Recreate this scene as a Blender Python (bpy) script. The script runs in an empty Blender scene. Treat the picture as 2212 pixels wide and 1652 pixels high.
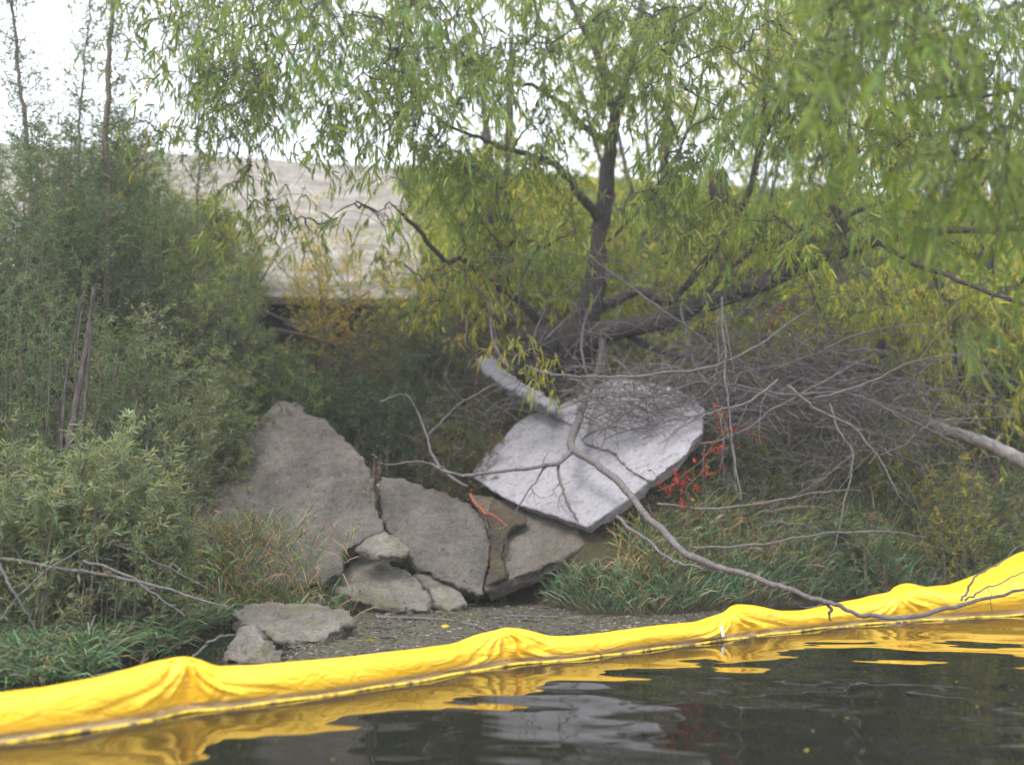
import bpy, math
import numpy as np
from mathutils import noise as mnoise, Vector

# ------------------------------------------------------------------ camera / sky / sun / exposure
scn = bpy.context.scene
F = 2124.0; CX = 1106.0; CY = 826.0; HZ = 1030.0; EYE = 1.5
PITCH = math.atan((HZ - CY) / F)
cam = bpy.data.cameras.new('camera')
cam.sensor_width = 36.0; cam.lens = 36.0 * F / 2212.0
cam.clip_start = 0.05; cam.clip_end = 2000
cam.dof.use_dof = True; cam.dof.focus_distance = 9.3; cam.dof.aperture_fstop = 0.55
camo = bpy.data.objects.new('camera', cam)
camo.location = (0, 0, EYE); camo.rotation_euler = (math.radians(90) + PITCH, 0, 0)
scn.collection.objects.link(camo); scn.camera = camo

SUN_EL = math.radians(52); SUN_AZ = math.radians(205)      # azimuth the sun stands at, clockwise from +Y
w = bpy.data.worlds.new('World'); scn.world = w; w.use_nodes = True
nt = w.node_tree; nt.nodes.clear()
sky = nt.nodes.new('ShaderNodeTexSky'); sky.sky_type = 'NISHITA'; sky.sun_disc = False
sky.sun_elevation = SUN_EL; sky.sun_rotation = SUN_AZ
sky.air_density = 1.0; sky.dust_density = 3.5; sky.ozone_density = 0.6
bg = nt.nodes.new('ShaderNodeBackground'); bg.inputs[1].default_value = 0.13
wo = nt.nodes.new('ShaderNodeOutputWorld')
# thin even cloud: the clear sky seen through a bright white veil
veil = nt.nodes.new('ShaderNodeMix'); veil.data_type = 'RGBA'; veil.inputs[0].default_value = 0.78; veil.inputs[7].default_value = (6.2, 6.4, 6.9, 1)
nt.links.new(sky.outputs[0], veil.inputs[6]); nt.links.new(veil.outputs[2], bg.inputs[0]); nt.links.new(bg.outputs[0], wo.inputs[0])
sl = bpy.data.lights.new('sun', 'SUN'); sl.energy = 1.15; sl.angle = math.radians(20); sl.color = (1.0, 0.95, 0.88)
so = bpy.data.objects.new('sun', sl); scn.collection.objects.link(so)
sd = Vector((math.sin(SUN_AZ) * math.cos(SUN_EL), math.cos(SUN_AZ) * math.cos(SUN_EL), math.sin(SUN_EL)))
so.rotation_euler = sd.to_track_quat('Z', 'Y').to_euler(); so.location = sd * 60
scn.view_settings.view_transform = 'Standard'; scn.view_settings.look = 'None'
scn.view_settings.exposure = 1.55; scn.view_settings.gamma = 1.0
scn.cycles.max_bounces = 6; scn.cycles.diffuse_bounces = 3; scn.cycles.glossy_bounces = 3
scn.cycles.transmission_bounces = 3; scn.cycles.use_denoising = True

rng = np.random.default_rng(7)
R = rng.random
def RU(a, b, n=None): return rng.uniform(a, b, n)

# ------------------------------------------------------------------ picture position -> place
def ray(px, py):
    px = np.asarray(px, float); py = np.asarray(py, float)
    x = (px - CX) / F; v = (CY - py) / F
    c, s = math.cos(PITCH), math.sin(PITCH)
    return np.stack([x, c - s * v, s + c * v], -1)
def at(px, py, Y):
    d = ray(px, py); t = np.asarray(Y, float) / d[..., 1]
    p = d * t[..., None]; p[..., 2] += EYE
    return p
def at_z(px, py, z=0.0):
    d = ray(px, py); t = (z - EYE) / d[..., 2]
    p = d * t[..., None]; p[..., 2] += EYE
    return p
def on_plane(px, py, P, n):
    d = ray(px, py); o = np.array([0, 0, EYE])
    t = ((P - o) @ n) / (d @ n)
    return o + d * t[..., None]

# ------------------------------------------------------------------ object helpers
C = scn.collection
def tag(o, label=None, cat=None, group=None, kind=None):
    if label: o['label'] = label
    if cat: o['category'] = cat
    if group: o['group'] = group
    if kind: o['kind'] = kind
    return o
def empty(name, loc, label, cat, group=None):
    o = bpy.data.objects.new(name, None); C.objects.link(o); o.location = tuple(loc)
    o.empty_display_size = 0.2
    return tag(o, label, cat, group)
def link(name, me, mat, parent=None):
    o = bpy.data.objects.new(name, me); C.objects.link(o)
    if mat: me.materials.append(mat)
    if parent is not None:
        o.parent = parent
        me.transform(__import__('mathutils').Matrix.Translation(-parent.location))
    return o
def mesh_np(name, V, loops, starts, totals, col=None, smooth=True):
    me = bpy.data.meshes.new(name)
    V = np.ascontiguousarray(V, np.float32)
    me.vertices.add(len(V)); me.vertices.foreach_set('co', V.ravel())
    me.loops.add(len(loops)); me.loops.foreach_set('vertex_index', np.ascontiguousarray(loops, np.int32))
    me.polygons.add(len(starts)); me.polygons.foreach_set('loop_start', np.ascontiguousarray(starts, np.int32))
    me.polygons.foreach_set('loop_total', np.ascontiguousarray(totals, np.int32))
    me.polygons.foreach_set('use_smooth', np.full(len(starts), smooth, bool))
    if col is not None:
        a = me.color_attributes.new('Col', 'FLOAT_COLOR', 'POINT')
        c = np.ones((len(V), 4), np.float32); c[:, :3] = col
        a.data.foreach_set('color', c.ravel())
    me.update(calc_edges=True); me.validate()
    return me
def quad_grid(nu, nv, wrap_v=False):
    i, j = np.meshgrid(np.arange(nu - 1), np.arange(nv if wrap_v else nv - 1), indexing='ij')
    j2 = (j + 1) % nv
    q = np.stack([i * nv + j, (i + 1) * nv + j, (i + 1) * nv + j2, i * nv + j2], -1).reshape(-1, 4)
    return q
def mesh_quads(name, V, q, col=None, smooth=True):
    return mesh_np(name, V, q.ravel(), np.arange(len(q)) * 4, np.full(len(q), 4), col, smooth)

def norm(a): return a / np.maximum(np.linalg.norm(a, axis=-1, keepdims=True), 1e-9)

class Leaves:
    """six-cornered bent leaves collected into one mesh"""
    def __init__(s): s.P = []; s.D = []; s.L = []; s.W = []; s.C = []; s.B = []
    def add(s, P, D, L, W, col, bend=0.25):
        n = len(P)
        s.P.append(P); s.D.append(norm(D)); s.L.append(np.broadcast_to(L, n).copy()); s.W.append(np.broadcast_to(W, n).copy())
        s.C.append(np.broadcast_to(col, (n, 3)).copy()); s.B.append(np.broadcast_to(bend, n).copy())
    def build(s, name, mat, parent=None):
        P = np.concatenate(s.P); D = np.concatenate(s.D); L = np.concatenate(s.L)[:, None]; W = np.concatenate(s.W)[:, None]
        Cc = np.concatenate(s.C); B = np.concatenate(s.B)[:, None]
        n = len(P)
        r = norm(rng.normal(size=(n, 3)))
        side = norm(np.cross(D, r)); up = np.cross(side, D)
        g = np.array([0, 0, -1.0])
        def pt(t, wf): 
            c = P + D * L * t + g * (B * L * t * t) + up * (0.06 * L * math.sin(t * 3.1))
            return c + side * W * wf
        V = np.stack([pt(0, 0), pt(.3, -.42), pt(.3, .42), pt(.68, -.36), pt(.68, .36), pt(1, 0)], 1).reshape(-1, 3)
        pat = np.array([0, 1, 2, 1, 3, 4, 2, 3, 5, 4])
        loops = (np.arange(n)[:, None] * 6 + pat).ravel()
        st = (np.arange(n)[:, None] * 10 + np.array([0, 3, 7])).ravel()
        tot = np.tile([3, 4, 3], n)
        me = mesh_np(name, V, loops, st, tot, np.repeat(Cc, 6, 0), False)
        return link(name, me, mat, parent)

class Tubes:
    def __init__(s): s.V = []; s.Q = []; s.n = 0
    def add(s, pts, rad, sides=6, rough=0.0):
        pts = np.asarray(pts, float); k = len(pts); rad = np.broadcast_to(rad, k).astype(float)
        T = norm(np.gradient(pts, axis=0))
        ref = np.array([0, 0, 1.0]) if abs(T[0][2]) < .9 else np.array([1.0, 0, 0])
        a = norm(np.cross(T, ref)); b = np.cross(T, a)
        th = np.linspace(0, 2 * np.pi, sides, endpoint=False)
        rr = rad[:, None] * (1 + rough * rng.normal(size=(k, sides)))
        V = pts[:, None] + (a[:, None] * np.cos(th)[None, :, None] + b[:, None] * np.sin(th)[None, :, None]) * rr[..., None]
        s.V.append(V.reshape(-1, 3)); s.Q.append(quad_grid(k, sides, True) + s.n); s.n += k * sides
    def add_many(s, PT, rad, sides=4):
        """PT (n,k,3) many thin twigs, rad (n,k)"""
        n, k, _ = PT.shape
        if n == 0: return
        T = norm(np.gradient(PT, axis=1))
        ref = np.array([0.31, 0.22, 0.92])
        a = norm(np.cross(T, ref)); b = np.cross(T, a)
        th = np.linspace(0, 2 * np.pi, sides, endpoint=False)
        V = PT[:, :, None] + (a[:, :, None] * np.cos(th)[:, None] + b[:, :, None] * np.sin(th)[:, None]) * rad[:, :, None, None]
        q = quad_grid(k, sides, True)
        Q = (np.arange(n)[:, None, None] * (k * sides) + q[None]).reshape(-1, 4) + s.n
        s.V.append(V.reshape(-1, 3)); s.Q.append(Q); s.n += n * k * sides
    def build(s, name, mat, parent=None):
        return link(name, mesh_quads(name, np.concatenate(s.V), np.concatenate(s.Q)), mat, parent)

def spline(pts, n):
    """Catmull-Rom through rows of pts (any width)"""
    p = np.asarray(pts, float); m = len(p)
    if m == 2: return p[0] + (p[1] - p[0]) * np.linspace(0, 1, n)[:, None]
    e = np.vstack([2 * p[0] - p[1], p, 2 * p[-1] - p[-2]])
    t = np.linspace(0, m - 1 - 1e-6, n); i = t.astype(int); f = (t - i)[:, None]
    a, b, c, d = e[i], e[i + 1], e[i + 2], e[i + 3]
    return .5 * ((2 * b) + (-a + c) * f + (2 * a - 5 * b + 4 * c - d) * f ** 2 + (-a + 3 * b - 3 * c + d) * f ** 3)
def limb(px_pts, n=None, wob=0.0):
    """rows: px, py, Y, radius  ->  (pts, radii)"""
    p = np.asarray(px_pts, float); q = at(p[:, 0], p[:, 1], p[:, 2])
    s = spline(np.hstack([q, p[:, 3:4]]), n or max(8, 5 * len(p)))
    pts = s[:, :3].copy()
    if wob: 
        k = len(pts); w_ = np.cumsum(rng.normal(size=(k, 3)), 0); w_ -= np.linspace(0, 1, k)[:, None] * w_[-1]
        pts += w_ * wob
    return pts, np.maximum(s[:, 3], .002)

# ------------------------------------------------------------------ materials
def new_mat(name):
    m = bpy.data.materials.new(name); m.use_nodes = True; t = m.node_tree; t.nodes.clear()
    return m, t, t.nodes, t.links
def N(t, kind, **kw):
    n = t.nodes.new(kind)
    for k, v in kw.items(): setattr(n, k, v)
    return n
def ramp(t, stops, src):
    r = t.nodes.new('ShaderNodeValToRGB'); e = r.color_ramp.elements
    while len(e) < len(stops): e.new(.5)
    for el, (p, c) in zip(e, stops): el.position = p; el.color = (*c, 1)
    t.links.new(src, r.inputs[0]); return r.outputs[0]
def noise_tex(t, scale, detail=6, rough=.6, vec=None, dist=0):
    n = N(t, 'ShaderNodeTexNoise'); n.inputs['Scale'].default_value = scale; n.inputs['Detail'].default_value = detail
    n.inputs['Roughness'].default_value = rough; n.inputs['Distortion'].default_value = dist
    if vec: t.links.new(vec, n.inputs['Vector'])
    return n.outputs[0]
def coords(t, scale=(1, 1, 1), rot=(0, 0, 0)):
    g = N(t, 'ShaderNodeNewGeometry'); m = N(t, 'ShaderNodeMapping'); m.inputs['Scale'].default_value = scale
    m.inputs['Rotation'].default_value = rot
    t.links.new(g.outputs['Position'], m.inputs[0]); return m.outputs[0]
def mixc(t, fac, a, b, mode='MIX'):
    m = N(t, 'ShaderNodeMix', data_type='RGBA', blend_type=mode)
    for s, v in ((m.inputs[0], fac), (m.inputs[6], a), (m.inputs[7], b)):
        if hasattr(v, 'links'): t.links.new(v, s)
        elif isinstance(v, (int, float)): s.default_value = v
        else: s.default_value = (*v, 1)
    return m.outputs[2]
def bump(t, h, strength, dist, prev=None):
    b = N(t, 'ShaderNodeBump'); b.inputs['Strength'].default_value = strength; b.inputs['Distance'].default_value = dist
    t.links.new(h, b.inputs['Height'])
    if prev: t.links.new(prev, b.inputs['Normal'])
    return b.outputs[0]
def finish(t, color, rough=.8, normal=None, spec=.3):
    p = N(t, 'ShaderNodeBsdfPrincipled'); o = N(t, 'ShaderNodeOutputMaterial')
    if hasattr(color, 'links'): t.links.new(color, p.inputs['Base Color'])
    else: p.inputs['Base Color'].default_value = (*color, 1)
    p.inputs['Roughness'].default_value = rough; p.inputs['Specular IOR Level'].default_value = spec
    if normal: t.links.new(normal, p.inputs['Normal'])
    t.links.new(p.outputs[0], o.inputs[0]); return p

def leaf_mat(name, trans=.35, rough=.5):
    m, t, n, l = new_mat(name)
    a = N(t, 'ShaderNodeVertexColor', layer_name='Col')
    p = N(t, 'ShaderNodeBsdfPrincipled'); p.inputs['Roughness'].default_value = rough; p.inputs['Specular IOR Level'].default_value = .3
    l.new(a.outputs[0], p.inputs['Base Color'])
    tr = N(t, 'ShaderNodeBsdfTranslucent')
    l.new(mixc(t, 1.0, a.outputs[0], (1.15, 1.12, .55), 'MULTIPLY'), tr.inputs[0])
    # the light that comes through a leaf is stronger and yellower than what it reflects
    g = N(t, 'ShaderNodeMix', data_type='RGBA', blend_type='MIX')
    mx = N(t, 'ShaderNodeMixShader'); mx.inputs[0].default_value = trans
    o = N(t, 'ShaderNodeOutputMaterial')
    l.new(p.outputs[0], mx.inputs[1]); l.new(tr.outputs[0], mx.inputs[2]); l.new(mx.outputs[0], o.inputs[0])
    return m
def concrete(name, base, dark, speck=.5, moss=0.0, stain=.4):
    m, t, n, l = new_mat(name)
    big = noise_tex(t, 2.2, 8, .65, coords(t))
    c = ramp(t, [(.3, dark), (.62, base)], big)
    fine = noise_tex(t, 38, 5, .7, coords(t))
    c = mixc(t, speck * .6, c, ramp(t, [(.3, (.25, .24, .22)), (.7, (.95, .93, .9))], fine), 'OVERLAY')
    v = N(t, 'ShaderNodeTexVoronoi'); v.inputs['Scale'].default_value = 17; l.new(coords(t), v.inputs[0])
    st = ramp(t, [(.10, (1, 1, 1)), (.2, (0, 0, 0))], v.outputs['Distance'])
    sel = ramp(t, [(.5, (0, 0, 0)), (.56, (1, 1, 1))], noise_tex(t, 7, 3, .5, coords(t)))
    k = mixc(t, 1.0, st, sel, 'MULTIPLY')
    c = mixc(t, k, c, tuple(min(.8, b * 1.7) for b in base))
    v2 = N(t, 'ShaderNodeTexVoronoi'); v2.inputs['Scale'].default_value = 9; l.new(coords(t), v2.inputs[0])
    pit = ramp(t, [(.08, (1, 1, 1)), (.2, (0, 0, 0))], v2.outputs['Distance'])
    sel2 = ramp(t, [(.54, (0, 0, 0)), (.6, (1, 1, 1))], noise_tex(t, 3, 3, .5, coords(t)))
    k2 = mixc(t, 1.0, pit, sel2, 'MULTIPLY')
    c = mixc(t, k2, c, tuple(d * .45 for d in dark))
    dirt = ramp(t, [(.42, (0, 0, 0)), (.62, (.55,) * 3)], noise_tex(t, 1.4, 10, .75, coords(t), .6))
    c = mixc(t, mixc(t, 1.0, dirt, (stain,) * 3, 'MULTIPLY'), c, (.07, .06, .05))
    if moss:
        mk = ramp(t, [(.5, (0, 0, 0)), (.66, (moss,) * 3)], noise_tex(t, 4.5, 8, .7, coords(t)))
        c = mixc(t, mk, c, (.13, .125, .05))
    b = bump(t, fine, .9, .016); b = bump(t, mixc(t, .5, st, k2), .5, .02, b); b = bump(t, noise_tex(t, 9, 8, .7, coords(t)), .8, .05, b)
    peb = ramp(t, [(.35, (.55, .52, .5)), (.5, (1, 1, 1)), (.66, (1.0, 1.0, 1.0))], noise_tex(t, 12, 8, .8, coords(t)))
    c = mixc(t, 1.0, c, peb, 'MULTIPLY')
    finish(t, c, .9, b, .2); return m
def bark(name, a, b, sc=10):
    m, t, n, l = new_mat(name)
    h = noise_tex(t, sc, 6, .7, coords(t, (1, 1, .35)), 1.2)
    c = ramp(t, [(.3, b), (.68, a)], h)
    finish(t, c, .9, bump(t, h, .9, .03), .2); return m

M_leaf = leaf_mat('leaf', .58); M_grass = leaf_mat('grass_blade', .25, .45); M_dry = leaf_mat('dry_leaf', .2, .8)
M_slabA = concrete('weathered_concrete', (.145, .136, .124), (.072, .068, .064), 1.0, .15, .7)
M_slabE = concrete('pale_concrete', (.36, .355, .39), (.315, .31, .335), .2, 0, .06)
M_slabD = concrete('dirty_concrete', (.17, .158, .138), (.085, .076, .066), .8, .3)
M_rev = concrete('revetment_concrete', (.37, .35, .32), (.20, .185, .165), 1.0, 0, .6)
def streaked(m):
    t = m.node_tree; p = [n for n in t.nodes if n.type == 'BSDF_PRINCIPLED'][0]; c = p.inputs['Base Color'].links[0].from_socket
    k = ramp(t, [(.46, (0, 0, 0)), (.6, (.75,) * 3)], noise_tex(t, 3.2, 10, .8, coords(t, (.8, 1, 1.8)), .6))
    c = mixc(t, k, c, (.12, .11, .085))
    wv = N(t, 'ShaderNodeTexWave', wave_type='BANDS', bands_direction='Z'); wv.inputs['Scale'].default_value = .2; wv.inputs['Distortion'].default_value = 3; wv.inputs['Detail Scale'].default_value = .8
    t.links.new(coords(t), wv.inputs[0]); c = mixc(t, ramp(t, [(.01, (.45,) * 3), (.03, (0, 0, 0))], wv.outputs[1]), c, (.10, .095, .08))
    t.links.new(c, p.inputs['Base Color'])
streaked(M_rev)
M_rock = concrete('rubble_concrete', (.21, .198, .175), (.10, .094, .08), .8, .6)
M_bark = bark('dark_bark', (.10, .085, .08), (.028, .024, .022), 12)
M_dead = bark('grey_dead_wood', (.22, .20, .20), (.09, .08, .08), 22)
M_twig = bark('brown_twig', (.20, .165, .13), (.09, .075, .06), 30)
M_log = bark('bleached_log', (.27, .25, .24), (.11, .10, .095), 9)

M_orange = bark('orange_root', (.42, .13, .06), (.22, .07, .03), 20)

# ------------------------------------------------------------------ terrain
_tp = np.array([(-900, 1470), (0, 1472), (200, 1465), (300, 1440), (370, 1400), (440, 1360), (520, 1335), (760, 1322), (900, 1315), (1050, 1292), (1180, 1310), (1280, 1332),
                (1450, 1332), (1600, 1315), (1900, 1290), (2300, 1275), (3200, 1270)], float)
_tw = at_z(_tp[:, 0], _tp[:, 1], 0.0)
_o = np.argsort(_tw[:, 0]); TX, TY = _tw[_o, 0], _tw[_o, 1]
def toe(X): return np.interp(X, TX, TY)
def ylow(X): return 16.5 + .12 * np.clip(X, -14, 14)
def ytop(X): return 23.6 + .2 * np.clip(X, -40, 14)
ZL, ZT = 4.35, 8.8
def lat(X, Y, s, seed=0.0):
    return (np.sin(X * s + 1.3 + seed) * np.cos(Y * s * 1.17 + seed * 2.1) + .5 * np.sin(X * s * 2.3 + Y * s * 1.9 + seed) + .25 * np.cos(X * s * 4.7 - Y * s * 5.1 + seed * 3)) / 1.75
def H(X, Y):
    X = np.asarray(X, float); Y = np.asarray(Y, float)
    t0, y1, y2 = toe(X), ylow(X), ytop(X)
    u = np.clip((Y - t0) / (y1 - t0), 0, 1)
    pw = np.interp(X, [-5.6, -4.7, -1.4, .1], [1, 3.0, 2.6, 1])
    z = ZL * np.power(u, pw) + .10 * (u > 0) * np.minimum(1, (Y - t0) * 4)
    v = np.clip((Y - y1) / (y2 - y1), 0, 1)
    z = z + (ZT - ZL) * v
    z = z + lat(X, Y, 1.1) * .12 * np.clip(u * 5, 0, 1) * (1 - np.clip(v * 3, 0, 1))
    z = z + lat(X, Y, 4.1, 2) * .04 * np.clip(u * 5, 0, 1) * (1 - np.clip(v * 3, 0, 1))
    z = z - .7 * np.clip(1 - np.abs(Y - y1 + .2) / 1.0, 0, 1) * np.clip((-.6 - X) / .6, 0, 1)
    return np.where(Y < t0, np.maximum(-1.5, -(t0 - Y) * .45 - .02), z)

def axis(vals): return np.unique(np.concatenate(vals))
gx = axis([np.linspace(-14, 14, 180), np.linspace(-400, -14, 14), np.linspace(14, 400, 14)])
gy = axis([np.linspace(5.5, 26, 190), np.linspace(-300, 5.5, 10), np.linspace(26, 600, 14)])
GX, GY = np.meshgrid(gx, gy, indexing='ij')
V = np.stack([GX, GY, H(GX, GY)], -1).reshape(-1, 3)
m, t, n, l = new_mat('bank_soil')
c = ramp(t, [(.3, (.045, .036, .025)), (.5, (.085, .07, .045)), (.7, (.06, .07, .03))], noise_tex(t, 3, 9, .7, coords(t)))
c = mixc(t, .5, c, ramp(t, [(.35, (.3, .3, .3)), (.7, (.8, .78, .7))], noise_tex(t, 25, 5, .7, coords(t))), 'OVERLAY')
finish(t, c, .95, bump(t, noise_tex(t, 14, 8, .7, coords(t)), 1, .08), .1); M_soil = m
g = link('ground', mesh_quads('ground', V, quad_grid(len(gx), len(gy))), M_soil); tag(g, kind='structure')

# ------------------------------------------------------------------ water with real low ripples
def wave(X, Y):
    r = np.hypot(X - 4.6, (Y - 5.2))
    z = .0019 * np.sin(Y * 10.2 + X * 2.3 + 1.1 * np.sin(X * 1.1 + Y * .7))
    z += .0007 * np.sin(Y * 16.5 - X * 4.1 + 1.5 * np.sin(X * 1.9) + .8)
    z += .0021 * np.sin(Y * 5.3 + X * 3.1 + .9 * np.sin(Y * 1.4 + X * .5))
    z += .00018 * np.sin(Y * 37 + X * 9 + 2.2 * np.sin(X * 3.1 + Y * 2))
    z += .0007 * np.exp(-(r / .45) ** 2) * np.sin(r * 34)
    cal = np.clip((Y - 2) / 2, .4, 1)
    return z * cal
wx = axis([np.linspace(-7, 9, 620), np.linspace(-400, -7, 10), np.linspace(9, 400, 10)])
wy = axis([np.linspace(2.2, 13.5, 620), np.linspace(-300, 2.2, 8), np.linspace(13.5, 30, 4)])
WX, WY = np.meshgrid(wx, wy, indexing='ij')
inside = (WX > -7) & (WX < 9) & (WY > 2.2) & (WY < 13.5)
V = np.stack([WX, WY, np.where(inside, wave(WX, WY), 0)], -1).reshape(-1, 3)
m, t, n, l = new_mat('dark_water')
p = finish(t, (.012, .013, .009), .015, None, .5); p.inputs['IOR'].default_value = 1.75
M_water = m
wa = link('water', mesh_quads('water', V, quad_grid(len(wx), len(wy))), M_water); tag(wa, kind='structure')

# ------------------------------------------------------------------ concrete revetment on the levee
def revetment():
    o = empty('concrete_revetment', (-4, 16.5, 4.5), 'pale grey concrete slope paving on the levee, its lower lip hanging over a dark hollow', 'retaining slope')
    # lower edge along ylow, right edge traced (down the slope)
    nu, nv = 110, 60
    xs = np.linspace(-24, 0, nu)
    vv = np.linspace(0, 1, nv)
    re_px = at(np.array([842, 868, 895, 912, 925]), np.array([362, 420, 480, 540, 650]), np.array([22.9, 21.3, 19.6, 18.2, 16.6]))
    xr = np.interp(vv, [0, .25, .5, .75, 1], re_px[::-1, 0])
    S, Tt = np.meshgrid(np.linspace(0, 1, nu), vv, indexing='ij')
    X = -24 + (xr[None, :] + 24) * S
    yl, yt = ylow(X) - .35, ytop(X)
    Y = yl + (yt - yl) * Tt
    z = (ZL + .06) + (ZT - ZL + .06) * Tt + lat(X, Y, .7) * .03
    V = [np.stack([X, Y, z], -1)]
    V.append(np.stack([X, Y + .05, z - .12], -1))
    A = V[0].reshape(-1, 3); B = V[1].reshape(-1, 3); q = quad_grid(nu, nv)
    q2 = q[:, ::-1] + nu * nv
    idx = np.arange(nu * nv).reshape(nu, nv)
    def strip(line): 
        a = line[:-1]; b = line[1:]; return np.stack([a, b, b + nu * nv, a + nu * nv], -1)
    Q = np.vstack([q, q2, strip(idx[:, 0])[:, ::-1], strip(idx[:, -1]), strip(idx[0, :]), strip(idx[-1, :])[:, ::-1]])
    link('paving', mesh_quads('paving', np.vstack([A, B]), Q, None, False), M_rev, o)
revetment()

# ------------------------------------------------------------------ broken slabs
def vnoise(P, s, seed, octv=3):
    out = np.empty(len(P))
    for i, p in enumerate(P):
        out[i] = mnoise.fractal((p[0] * s + seed, p[1] * s - seed, p[2] * s), .9, 2.0, octv)
    return out
def plane(a, b):
    a, b = math.radians(a), math.radians(b)
    return np.array([math.sin(a) * math.sin(b), -math.sin(a) * math.cos(b), math.cos(a)])
def slab(name, poly, anchor, a, b, thick, mat, label, cat='slab', group=None, vox=.03, rough=.02, edge=1.0, parent=None, lift=0.0):
    P0 = at(*anchor); nrm = plane(a, b); P0 = P0 + nrm * lift
    poly = np.asarray(poly, float)
    # break the straight runs of the outline up, as broken concrete is
    pts = []
    for i in range(len(poly)):
        p, q = poly[i], poly[(i + 1) % len(poly)]; L = np.hypot(*(q - p)); k = max(1, int(L / 22))
        for j in range(k):
            w_ = p + (q - p) * j / k
            if j: w_ = w_ + rng.normal(size=2) * 2.2 * edge
            pts.append(w_)
    pts = np.array(pts); top = on_plane(pts[:, 0], pts[:, 1], P0, nrm)
    cen = top.mean(0); bot = cen + (top - cen) * .94 - nrm * thick + rng.normal(size=top.shape) * .015
    k = len(top)
    me = bpy.data.meshes.new(name)
    faces = [list(range(k)), list(range(2 * k - 1, k - 1, -1))] + [[i, k + i, k + (i + 1) % k, (i + 1) % k] for i in range(k)]
    me.from_pydata([tuple(v) for v in np.vstack([top, bot])], [], faces)
    ob = bpy.data.objects.new('tmp', me); C.objects.link(ob)
    md = ob.modifiers.new('r', 'REMESH'); md.mode = 'VOXEL'; md.voxel_size = vox
    dg = bpy.context.evaluated_depsgraph_get(); dg.update()
    m2 = bpy.data.meshes.new_from_object(ob.evaluated_get(dg)); bpy.data.objects.remove(ob)
    n_ = len(m2.vertices); co = np.empty(n_ * 3, np.float32); m2.vertices.foreach_get('co', co); co = co.reshape(-1, 3).astype(float)
    no = np.empty(n_ * 3, np.float32); m2.vertices.foreach_get('normal', no); no = no.reshape(-1, 3)
    sidew = 1 - np.abs(no @ nrm)            # rougher on the broken sides than on the cast face
    d = vnoise(co, 3.2, len(name) + a, 4) * rough + vnoise(co, 11, 3 + b, 3) * rough * (.35 + 1.3 * np.clip(sidew, 0, 1))
    co += no * d[:, None]
    m2.vertices.foreach_set('co', co.astype(np.float32).ravel())
    m2.polygons.foreach_set('use_smooth', np.ones(len(m2.polygons), bool)); m2.update()
    m2.name = name
    o = link(name, m2, mat, parent)
    if parent is None: tag(o, label, cat, group)
    return o
M_dirt = concrete('lodged_dirt', (.075, .06, .045), (.035, .028, .02), 1.0, .6, .8)
G = 'broken concrete slabs slumped at the water edge'
slab('concrete_slab', [(598, 862), (640, 864), (668, 898), (700, 905), (745, 945), (790, 988), (806, 1040), (818, 1100), (830, 1148), (778, 1172), (738, 1192), (742, 1232), (700, 1262), (560, 1275), (420, 1262), (382, 1155), (440, 1060), (500, 1010), (520, 955), (560, 905)],
     (700, 1250, 11.1), 52, -8, .28, M_slabA, 'largest grey brown slab, pointed at the top, left of the crack', 'slab', G, .035, .03)
slab('concrete_slab', [(826, 1026), (872, 1034), (960, 1062), (1010, 1086), (1050, 1122), (1058, 1200), (1044, 1284), (1000, 1268), (905, 1232), (868, 1180), (840, 1150), (820, 1092), (812, 1045)],
     (1040, 1280, 11.3), 50, 6, .26, M_slabA, 'grey brown slab with a rounded right side, between the pointed slab and the white one', 'slab', G, .03, .025)
slab('concrete_chunk', [(768, 1182), (790, 1160), (830, 1148), (862, 1160), (886, 1186), (872, 1204), (830, 1198), (796, 1194)],
     (820, 1195, 11.15), 38, 0, .10, M_rock, 'small pale chunk lodged in the notch below the crack between the two grey brown slabs', 'concrete chunk', None, .02, .02, lift=.03)
slab('concrete_chunk', [(716, 1250), (762, 1206), (830, 1208), (872, 1228), (906, 1254), (932, 1292), (926, 1318), (850, 1312), (780, 1300), (728, 1278)],
     (850, 1312, 10.9), 33, -5, .30, M_rock, 'rounded mossy concrete chunk at the waterline below the crack', 'concrete chunk', None, .03, .03)
slab('concrete_chunk', [(892, 1238), (932, 1240), (990, 1270), (1010, 1302), (970, 1316), (944, 1304), (925, 1270)],
     (960, 1312, 11.1), 36, 12, .22, M_rock, 'narrow wedge of concrete at the waterline under the round-sided slab', 'concrete chunk', None, .025, .02)
slab('concrete_slab', [(1000, 1062), (1100, 1076), (1200, 1118), (1290, 1150), (1262, 1178), (1205, 1208), (1150, 1232), (1100, 1256), (1042, 1276), (1054, 1200), (1046, 1110)],
     (1045, 1274, 11.35), 34, -22, .24, M_slabD, 'brown stained slab lying half under the white slab, its thick edge to the water', 'slab', G, .03, .02)
slab('soil_clod', [(1062, 1078), (1110, 1098), (1140, 1118), (1104, 1140), (1082, 1180), (1086, 1215), (1096, 1240), (1080, 1252), (1050, 1266), (1056, 1200), (1052, 1115)],
     (1060, 1262, 11.3), 36, -20, .07, M_dirt, 'dark soil lodged between the round-sided slab and the brown stained slab', 'soil', None, .02, .03, lift=.06)
slab('concrete_slab', [(1013, 1026), (1048, 978), (1083, 950), (1086, 942), (1110, 918), (1140, 894), (1166, 888), (1215, 872), (1270, 842), (1329, 812), (1420, 828), (1490, 850), (1524, 880), (1518, 935), (1450, 1005), (1400, 1040), (1366, 1070), (1318, 1104), (1264, 1138), (1192, 1112), (1120, 1092), (1060, 1058)],
     (1264, 1136, 11.5), 40, -34, .19, M_slabE, 'big smooth whitish slab tilted to the left with a clean curved left edge', 'slab', G, .026, .008, edge=.3)
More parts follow.
